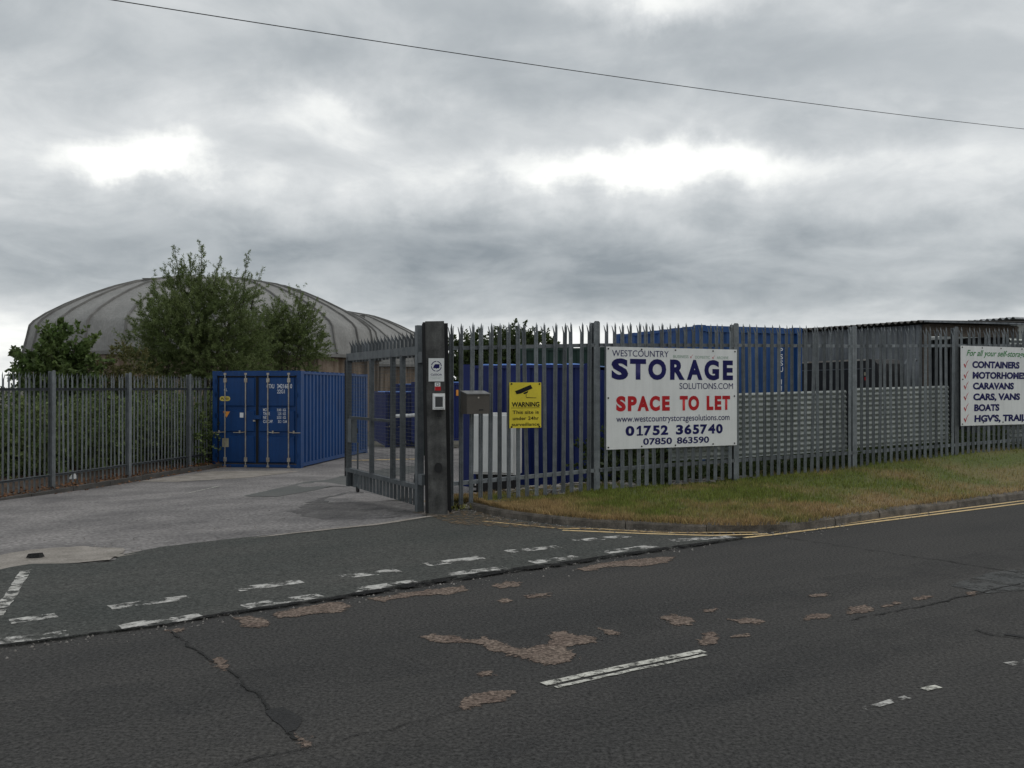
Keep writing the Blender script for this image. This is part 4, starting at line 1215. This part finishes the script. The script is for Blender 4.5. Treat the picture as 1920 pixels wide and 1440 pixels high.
# barrier beyond the gate
bz = g(-4, 30)
bar = empty('barrier', (-4.0 + .0, 29, bz), 0, 'white barrier arm on a dark pedestal, seen through the gate', 'barrier')
MB().box(1.25, 1.6, -.18, .18, 0, 1.25).build('pedestal', M_CGREEN, bar)
MB().tube([(.38, -.22, 1.28 - .05), (1.7, -.22, 1.3)], .055, 8).build('arm', M_WHITE, bar)
MB().tube([(1.05, .0, 0), (1.05, 0, 1.2)], .02, 6).build('stay', M_GALV, bar)

# rubble bank behind the front fence
rb = MB()
for i in range(420):
    a = random.uniform(-2.0, 3.2); ee_ = random.uniform(.05, 2.6)
    p = FP + FU * a + FN * ee_; r = random.uniform(.03, .11); zz = g(p.x, p.y) + r * .2
    vs_ = []
    for u in range(3):
        th = (-.8, .1, .8)[u]
        for k in range(5):
            ph = 2 * math.pi * k / 5 + u * .5; rr = r * random.uniform(.75, 1.2)
            vs_.append((p.x + math.cos(ph) * math.cos(th) * rr * 1.2, p.y + math.sin(ph) * math.cos(th) * rr, zz + math.sin(th) * rr * .7))
    fs = [(u * 5 + k, u * 5 + (k + 1) % 5, (u + 1) * 5 + (k + 1) % 5, (u + 1) * 5 + k) for u in range(2) for k in range(5)] + [(4, 3, 2, 1, 0), (10, 11, 12, 13, 14)]
    rb.add(vs_, fs)
tag(rb.build('rubble', M_STONE), 'broken stone rubble on the bank behind the front fence', 'rubble', kind='stuff')
kb = MB().box(-.22, .22, -.07, .07, -.02, .055)
p = FP + FU * (-.58 * BAY) - FN * .12
tag(kb.build('concrete_block', M_KERB, loc=(p.x, p.y, .06), rot=(0, 0, FRZ + .05)), 'flat concrete block at the foot of the fence below the warning sign', 'block')

# ------------------------------------------------------------------ sheds and clutter at the right
shed = empty('corrugated_shed', (9.02, 20.3, .2), 0, 'open fronted grey corrugated shed behind the front fence with timber beam', 'shed')
wl_ = Vector((-1.86, 3.1)).normalized(); wr_ = Vector((2.5, .8)).normalized()
rzl = math.atan2(-wl_.y, -wl_.x)
sw = corrug_sheet(4.6, 2.8, .15, .03, horizontal=False); o = sw.build('side_wall', M_SHEDM, shed, smooth=True); o.location = (wl_.x * 4.6, wl_.y * 4.6, 0); o.rotation_euler = (0, 0, rzl)
sw = corrug_sheet(2.6, 2.4, .15, .03, horizontal=False); o = sw.build('rear_wall', M_SHEDM, shed, smooth=True); o.location = (wl_.x * 2.2 + .12, wl_.y * 2.2, 0); o.rotation_euler = (0, 0, math.atan2(wr_.y, wr_.x))
sw = corrug_sheet(3.4, 2.6, .15, .03, horizontal=False); o = sw.build('side_wall', M_SHEDM, shed, smooth=True); o.location = (wr_.x * 2.62 + wl_.x * 3.4, wr_.y * 2.62 + wl_.y * 3.4, 0); o.rotation_euler = (0, 0, rzl)
# roof: corrugated sheet, waves across, overhanging
rfm = MB(); nW = 150; LW = 5.0; LRr = 3.0
for k in range(nW + 1):
    s_ = -.25 + LW * k / nW; zz = 2.86 + .028 * math.sin(2 * math.pi * s_ / .16) + s_ * .0
    for r_ in (-.25, LRr):
        p = wl_ * s_ + wr_ * r_
        rfm.v += [(p.x, p.y, zz + (.04 if r_ > 0 else 0)), (p.x, p.y, zz - .012 + (.04 if r_ > 0 else 0))]
for k in range(nW):
    a = 4 * k
    rfm.f += [(a, a + 2, a + 6, a + 4), (a + 1, a + 5, a + 7, a + 3), (a, a + 4, a + 5, a + 1), (a + 2, a + 3, a + 7, a + 6)]
rfm.build('roof', M_SHEETD, shed, smooth=False)
Mw = Matrix.Rotation(math.atan2(wr_.y, wr_.x), 4, 'Z')
MB().box(-.2, 2.75, -.3, -.27, 2.83, 2.87, Mw).build('roof_flashing', M_SHEDM, shed)
MB().box(.13, 2.6, -.06, .02, 2.55, 2.82, Mw).build('beam', M_TIMBER, shed)
MB().box(.0, .12, -.1, .02, -.2, 2.8, Mw).build('post', M_TIMBER, shed); MB().box(2.45, 2.57, -.12, -.061, -.2, 2.8, Mw).build('post', M_TIMBER, shed)

sh2 = empty('pale_clad_shed', (12.5, 23.0, .3), 0, 'pale board clad shed with corrugated roof behind the open shed', 'shed')
ur = Vector((.93, .36)).normalized(); ul = Vector((-.42, .9)).normalized()
M2 = Matrix.Rotation(math.atan2(ur.y, ur.x), 4, 'Z'); M3 = Matrix.Rotation(math.atan2(ul.y, ul.x), 4, 'Z')
for i in range(16):
    z = -.3 + i * .2
    MB().box(0, 5, 0, .03, z + .004, z + .196, M2 @ Matrix.Translation((0, .0 if i % 2 else .004, 0))).build('board', M_PALEB, sh2)
    MB().box(.035, 4, -.03, 0, z + .004, z + .196, M3 @ Matrix.Translation((0, .03 if i % 2 else .034, 0))).build('board', M_PALEB, sh2)
rfm = MB()
for k in range(121):
    s_ = -.2 + 5 * k / 120; zz = 3.04 + .03 * math.sin(2 * math.pi * s_ / .18)
    for r_ in (-.2, 5.2):
        p = ul * s_ + ur * r_; rfm.v += [(p.x, p.y, zz), (p.x, p.y, zz - .015)]
for k in range(120):
    a = 4 * k; rfm.f += [(a, a + 2, a + 6, a + 4), (a + 1, a + 5, a + 7, a + 3), (a, a + 4, a + 5, a + 1), (a + 2, a + 3, a + 7, a + 6)]
rfm.build('roof', M_SHEDM, sh2)
# long black box in front of the shed wall
bxd = Vector((6.55 - 7.35, 21.2 - 18.0)).normalized()
bb = empty('storage_box', (7.35, 18.0, .3), math.atan2(bxd.y, bxd.x), 'long black box with silver trim lines between the zinc sheets and the shed', 'box')
mbx = MB(); Lb = 3.3; Hb = 1.88
prof = [(0, 0), (0, Hb - .25), (.03, Hb - .1), (.12, Hb - .02), (.3, Hb), (Lb, Hb), (Lb, 0)]
mbx.prism(prof[::-1], -.3, .25); mbx.build('body', M_BLACK, bb)
MB().box(.3, Lb, .2505, .262, Hb - .03, Hb + .004).build('trim', M_BAR, bb); MB().box(.2, Lb, .2505, .262, Hb - .2, Hb - .18).build('trim', M_GALV, bb)
MB().box(.3, .42, .2505, .265, Hb - .33, Hb - .26).build('number_plate', M_TAN, bb); MB().box(.32, .4, .2505, .27, Hb - .42, Hb - .36).build('red_lamp', M_RED, bb)
fr = empty('bent_tube_frame', (7.75, 18.3, .3), R(25), 'bent grey steel tube frame beside the long black box', 'frame')
for dx in (0, .22):
    MB().tube([(dx, 0, 0), (dx + .02, 0, 1.5), (dx + .05, 0, 1.78), (dx + .12, 0, 1.88), (dx + .2, .05, 1.86)], .022, 6).build('tube', M_GALV, fr)
MB().tube([(0.02, 0, 1.2), (.25, 0, 1.2)], .016, 6).build('cross_tube', M_GALV, fr)

# ------------------------------------------------------------------ domes
NR = 28; SC = 80 / F
prof = [(0, 205), (76, 202), (150, 190), (190, 178), (227, 163.5), (265, 146), (298, 128), (318, 114), (325, 106), (330, 84), (337, 58)]
KR = .933
rz_ = [(r * SC * KR, h * SC) for r, h in prof]
zbase = -2.2 - 1.6
dome = empty('concrete_dome', (-26.0, 80, 1.6), 0, 'large ribbed grey concrete dome rising behind the willow', 'dome', 'concrete domes')
half = math.pi / NR
pm = MB(); NS = 8
for i, (r, z) in enumerate(rz_):
    for k in range(NS + 1):
        a = -half + 2 * half * k / NS; w = 1 - (2 * k / NS - 1) ** 2
        dip = .35 * w * min(1, r / 8)
        if i == len(rz_) - 1: dip += .5 * w
        pm.v.append((math.sin(a) * (r - dip * .6), -math.cos(a) * (r - dip * .6), z - dip * .25))
for i in range(len(rz_) - 1):
    for k in range(NS): pm.f.append((i * (NS + 1) + k, (i + 1) * (NS + 1) + k, (i + 1) * (NS + 1) + k + 1, i * (NS + 1) + k + 1))
PANEL = pm.mesh('panel', M_SHELL, True)
rm = MB(); hwid = .085
for i, (r, z) in enumerate(rz_):
    dn = .16
    rm.v += [(-hwid, -(r - .2), z - .15), (-hwid * .8, -(r + dn * .7), z + dn * .5), (hwid * .8, -(r + dn * .7), z + dn * .5), (hwid, -(r - .2), z - .15)]
for i in range(1, len(rz_) - 1):
    a = 4 * i
    rm.f += [(a, a + 1, a + 5, a + 4)[::-1], (a + 1, a + 2, a + 6, a + 5)[::-1], (a + 2, a + 3, a + 7, a + 6)[::-1]]
RIB = rm.mesh('rib', M_RIB)
for k in range(NR):
    a = k * 2 * math.pi / NR
    link('panel', PANEL, dome, None, (0, 0, a)); link('rib', RIB, dome, None, (0, 0, a + half))
dr = MB(); ND = 56
r1 = 337 * SC * KR - .35
for k in range(ND):
    a = 2 * math.pi * k / ND
    dr.v += [(math.cos(a) * r1, math.sin(a) * r1, 58 * SC), (math.cos(a) * r1, math.sin(a) * r1, zbase)]
for k in range(ND): dr.f.append((2 * k, 2 * k + 1, (2 * k + 3) % (2 * ND), (2 * k + 2) % (2 * ND)))
dr.build('drum_wall', M_DRUM, dome)
rim = MB()
for k in range(ND):
    a = 2 * math.pi * k / ND
    for rr, zz in ((r1 - .1, 58 * SC - .25), (r1 + .45, 58 * SC - .25), (r1 + .45, 58 * SC), (r1 - .1, 58 * SC + .05)): rim.v.append((math.cos(a) * rr, math.sin(a) * rr, zz))
for k in range(ND):
    a, b = 4 * k, 4 * ((k + 1) % ND)
    for j in range(4): rim.f.append((a + j, b + j, b + (j + 1) % 4, a + (j + 1) % 4))
rim.build('rim', M_RIB, dome)
for k in range(ND // 2):
    a = 2 * math.pi * k / (ND // 2)
    MB().box(-.18, .18, -r1 - .22, -r1 + .1, zbase, 58 * SC - .26).build('pilaster', mat('pilaster', (.13, .1, .075), .9, col2=(.24, .2, .16), scale=1, stretch=(1.6, 1.6, .2), fine=.1), dome, rot=(0, 0, a))


def vent(parent, ang_, r):
    h = lerp_tab(r, [(a, b) for a, b in rz_])
    vb = MB().box(-.3, .3, -.2, .2, -.2, .06); vb.box(-.38, .38, -.26, .26, .065, .11)
    vb.build('vent', M_RIB, parent, loc=(math.sin(ang_) * r, -math.cos(ang_) * r, h))


dome2 = copy_tree(dome)
dome2['label'] = 'smaller looking second concrete dome half hidden behind the large dome'
dome2.location = (-357 / F * 113, 113, 1.6)
vent(dome, R(-30), 6.6); vent(dome2, R(50), 7.5)

# ------------------------------------------------------------------ trees and shrubs
def leaf_mesh(twigs, leaves_per, llen, lwid, m, name, droop=.0, spread=.5):
    """twigs: list of (origin, direction, length). one quad diamond for each leaf"""
    n = len(twigs) * leaves_per
    O = np.array([t[0] for t in twigs]); D = np.array([t[1] for t in twigs]); Ln = np.array([t[2] for t in twigs])
    O = np.repeat(O, leaves_per, 0); D = np.repeat(D, leaves_per, 0); Ln = np.repeat(Ln, leaves_per)
    f = rng.random(n)
    base = O + D * (Ln * f)[:, None] + rng.normal(0, .05 * spread, (n, 3)) * (Ln)[:, None]
    base[:, 2] -= droop * (f ** 2) * Ln
    dirv = D * .55 + rng.normal(0, .55, (n, 3)); dirv[:, 2] -= droop * .4
    dirv /= np.linalg.norm(dirv, axis=1)[:, None] + 1e-9
    side = np.cross(dirv, rng.normal(0, 1, (n, 3))); side /= np.linalg.norm(side, axis=1)[:, None] + 1e-9
    L_ = llen * rng.uniform(.6, 1.3, n)[:, None]; Wd = lwid * rng.uniform(.7, 1.25, n)[:, None]
    v = np.stack([base, base + dirv * L_ * .45 + side * Wd * .5, base + dirv * L_, base + dirv * L_ * .45 - side * Wd * .5], 1).reshape(-1, 3)
    me = bpy.data.meshes.new(name)
    me.vertices.add(4 * n); me.vertices.foreach_set('co', v.ravel())
    me.loops.add(4 * n); me.loops.foreach_set('vertex_index', np.arange(4 * n, dtype=np.int32))
    me.polygons.add(n); me.polygons.foreach_set('loop_start', np.arange(0, 4 * n, 4, dtype=np.int32))
    me.polygons.foreach_set('loop_total', np.full(n, 4, dtype=np.int32))
    me.materials.append(m); me.update(); me.validate()
    return me


def crown_twigs(blobs, ntw, tl, up=.5, shell=.55):
    tw = []
    wsum = [b[3] * b[4] * b[5] for b in blobs]; tot = sum(wsum)
    for b, w in zip(blobs, wsum):
        for _ in range(max(6, int(ntw * w / tot))):
            d = rng.normal(0, 1, 3); d /= np.linalg.norm(d)
            rr = (shell + (1 - shell) * rng.random()) if rng.random() < .75 else rng.random() * shell
            c = np.array(b[:3]); r3 = np.array(b[3:6])
            o = c + d * r3 * rr * (1 + .18 * mnoise.noise((d[0] * 2.5 + c[0], d[1] * 2.5, d[2] * 2.5)))
            dd_ = d + np.array([0, 0, up]) + rng.normal(0, .35, 3); dd_ /= np.linalg.norm(dd_)
            tw.append((o, dd_, tl * rng.uniform(.6, 1.3)))
    return tw


def tree(name, loc, label, cat, blobs, ntw, lper, tl, llen, lwid, m, up=.5, droop=0., spikes=(), stems=6, group=None, shell=.55, partname='crown', stem_r=.06):
    t = empty(name, loc, 0, label, cat, group)
    tw = crown_twigs(blobs, ntw, tl, up, shell)
    sp_ = []
    for (p0, p1, k) in spikes:
        p0, p1 = np.array(p0), np.array(p1); ax_ = (p1 - p0) / np.linalg.norm(p1 - p0)
        for i in range(k):
            f = (i + rng.random()) / k
            o = p0 + (p1 - p0) * f + rng.normal(0, .05, 3)
            d = ax_ + rng.normal(0, .38, 3); d /= np.linalg.norm(d)
            sp_.append((o, d, tl * .8 * rng.uniform(.5, 1.2) * (1.25 - .75 * f)))
    if sp_ and lper < 30: tw += sp_
    elif sp_: link('shoots', leaf_mesh(sp_, max(8, lper // 3), llen, lwid, m, 'shoots', droop), t)
    link(partname, leaf_mesh(tw, lper, llen, lwid, m, partname, droop), t)
    # trunk and limbs, each limb a tapered tube reaching into the crown
    tr = MB()
    for i in range(stems):
        b = blobs[i % len(blobs)]
        tgt = Vector(b[:3]) + Vector(rng.normal(0, .35, 3)) * min(b[3:6]); 
        st_ = Vector((rng.normal(0, .12), rng.normal(0, .12), -.15))
        mid_ = st_.lerp(tgt, .5) + Vector((rng.normal(0, .12), rng.normal(0, .12), .1))
        tr.tube([st_, mid_, tgt], [stem_r, stem_r * .65, stem_r * .25], 6)
        for q in range(5):
            k = tw[rng.integers(len(tw))]
            e_ = Vector(k[0]); 
            if (e_ - tgt).length < 2.2: tr.tube([mid_.lerp(tgt, rng.random()), e_], [stem_r * .3, stem_r * .08], 4)
    for (p0, p1, k) in spikes: tr.tube([p0, p1], [.02, .005], 4)
    tr.build('trunk', M_BARK, t, smooth=True)
    return t


def at(px, py, d): return ((px - 960) / F * d, d, EYE + (HORIZON - py) / F * d)


def rel(loc, px, py, d):
    a = at(px, py, d); return (a[0] - loc[0], a[1] - loc[1], a[2] - loc[2])


wl0 = ((375 - 960) / F * 30, 30, -.45)
def wb(px, py, r, rz2=None, dd_=0, loc=wl0, d=30): return (*[q for q in rel(loc, px, py, d + dd_)], r / F * d, r / F * d, (rz2 or r) / F * d)
tree('willow', wl0, 'tall bushy willow with feathery tips in front of the large dome', 'tree',
     [wb(375, 640, 105, 90), wb(330, 600, 62, 75, -.6), wb(420, 590, 58, 70, .3), wb(365, 550, 52, 48), wb(290, 640, 45, 55), wb(445, 560, 38, 42, -.4), wb(470, 650, 45, 60, .4), wb(300, 690, 60, 40, -.3), wb(430, 695, 80, 40, -.2), wb(345, 530, 30, 30), wb(275, 600, 26, 40, .2), wb(268, 662, 36, 42, .1)],
     2000, 84, .5, .085, .018, M_LEAFW, .7, .12,
     [(rel(wl0, 345, 570, 29.6), rel(wl0, 326, 464, 29.6), 26), (rel(wl0, 375, 560, 30), rel(wl0, 378, 458, 30), 34), (rel(wl0, 395, 560, 30), rel(wl0, 412, 486, 30), 18), (rel(wl0, 455, 580, 30), rel(wl0, 462, 476, 30), 26), (rel(wl0, 470, 580, 30), rel(wl0, 487, 512, 30), 14), (rel(wl0, 360, 560, 30), rel(wl0, 356, 480, 30), 16), (rel(wl0, 290, 600, 30), rel(wl0, 262, 585, 30), 12)], 9, 'willows behind the container')
wl1 = ((550 - 960) / F * 34, 34, -.5)
wb1 = lambda px, py, r, rz2=None: wb(px, py, r, rz2, 0, wl1, 34)
tree('willow', wl1, 'lower rounded willow just above the bright blue container', 'tree',
     [wb1(545, 640, 55, 60), wb1(520, 620, 38, 45), wb1(575, 625, 34, 50), wb1(550, 590, 30, 34), wb1(590, 660, 26, 40), wb1(500, 660, 40, 50), wb1(488, 645, 34, 55)],
     900, 80, .46, .085, .018, M_LEAFW, .6, .12, [(rel(wl1, 560, 590, 34), rel(wl1, 564, 541, 34), 14), (rel(wl1, 525, 600, 34), rel(wl1, 520, 560, 34), 10), (rel(wl1, 585, 610, 34), rel(wl1, 592, 565, 34), 10)], 6, 'willows behind the container')
sy = ((110 - 960) / F * 25, 25, -.4)
wb2 = lambda px, py, r, rz2=None: wb(px, py, r, rz2, 0, sy, 25)
tree('sycamore_bush', sy, 'bright green broad leaved bush above the left fence', 'bush',
     [wb2(112, 664, 46, 38), wb2(92, 642, 23, 20), wb2(137, 640, 26, 20), wb2(64, 692, 26, 24), wb2(163, 668, 24, 24), wb2(105, 700, 70, 34), wb2(110, 760, 60, 60)],
     480, 22, .36, .13, .1, M_LEAFS, .3, .1, [(rel(sy, 60, 680, 25), rel(sy, 26, 662, 25), 8), (rel(sy, 120, 630, 25), rel(sy, 118, 608, 25), 6)], 5)
ol = ((225 - 960) / F * 27, 27, -.4)
wb3 = lambda px, py, r, rz2=None: wb(px, py, r, rz2, 0, ol, 27)
tree('olive_shrub', ol, 'olive green shrub filling the gap between broad leaved bush and willow', 'bush',
     [wb3(215, 690, 38, 34), wb3(245, 695, 36, 36), wb3(190, 705, 30, 26), wb3(230, 740, 60, 40)], 300, 32, .4, .08, .04, M_LEAFO, .4, .1, (), 5)
# brambles behind the left fence
i = 0
words = ['behind the far left end of the left fence', 'behind the first whole bay of the left fence', 'behind the left fence near its middle post', 'behind the left fence close to the blue container', 'hidden deepest beside the blue container', 'at the back of the thicket below the broad leaved bush', 'at the back of the thicket below the olive shrub', 'at the back of the thicket below the willow']
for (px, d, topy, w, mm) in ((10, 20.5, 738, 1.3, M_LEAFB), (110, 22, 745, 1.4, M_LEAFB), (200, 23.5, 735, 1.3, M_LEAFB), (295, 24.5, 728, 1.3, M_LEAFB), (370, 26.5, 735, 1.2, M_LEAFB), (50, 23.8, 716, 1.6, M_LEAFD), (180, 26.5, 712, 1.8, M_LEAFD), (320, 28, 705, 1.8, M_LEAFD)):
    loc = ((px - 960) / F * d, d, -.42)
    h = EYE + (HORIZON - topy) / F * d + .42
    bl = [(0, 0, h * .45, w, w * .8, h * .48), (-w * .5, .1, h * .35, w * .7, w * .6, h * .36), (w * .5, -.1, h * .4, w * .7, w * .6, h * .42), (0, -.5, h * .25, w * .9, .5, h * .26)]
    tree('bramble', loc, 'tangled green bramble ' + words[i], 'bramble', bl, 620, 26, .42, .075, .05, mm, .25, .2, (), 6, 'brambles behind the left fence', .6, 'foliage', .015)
    i += 1
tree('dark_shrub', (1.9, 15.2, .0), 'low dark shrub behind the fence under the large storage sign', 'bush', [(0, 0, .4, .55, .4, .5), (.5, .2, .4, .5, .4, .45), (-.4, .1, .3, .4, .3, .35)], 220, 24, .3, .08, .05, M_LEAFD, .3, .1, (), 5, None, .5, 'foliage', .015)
tw = []
for _ in range(900):
    a = rng.uniform(.9, 12); e_ = rng.uniform(.2, 1.0); p = FP + FU * a + FN * e_
    tw.append((np.array([p.x, p.y, lerp_tab(a / BAY, FBASE) - .03]), np.array([rng.normal(0, .4), rng.normal(0, .4), 1.0]) / 1.15, rng.uniform(.15, .5)))
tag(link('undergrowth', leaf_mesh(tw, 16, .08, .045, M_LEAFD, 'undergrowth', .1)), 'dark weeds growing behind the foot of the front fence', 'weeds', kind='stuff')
# trees far behind the yard
for px, topy, d, w, lab in ((885, 630, 52, 52, 'dark tree behind the fence next to the gate post'), (960, 616, 55, 58, 'dark tree with the highest crown behind the warning sign'), (1010, 627, 58, 36, 'dark tree crown left of the large storage sign')):
    loc = ((px - 960) / F * d, d, g((px - 960) / F * d, d))
    b4 = lambda dx, py, r, rz2=None: wb(px + dx, py, r, rz2, 0, loc, d)
    tree('broadleaf_tree', loc, lab, 'tree', [b4(0, topy + 30, w * .6, 28), b4(-w * .5, topy + 45, w * .5, 30), b4(w * .45, topy + 45, w * .5, 30), b4(0, topy + 75, w * .9, 40)], 420, 26, .7, .2, .15, M_LEAFD, .4, .1, (), 5, 'dark trees behind the yard', .55, 'crown', .12)

# ------------------------------------------------------------------ overhead cable
A = Vector(at(200, -3, 12)); Bp = Vector(at(1920, 241, 24)); cb = []
for k in range(-20, 61):
    t = k / 40
    p = A.lerp(Bp, t); p.z += -.0 - 1.2 * (t * (1 - t)) * .35; cb.append(p)
tag(MB().tube(cb, .0065, 6).build('overhead_cable', M_CABLE), 'thin black overhead cable sloping across the sky', 'cable')
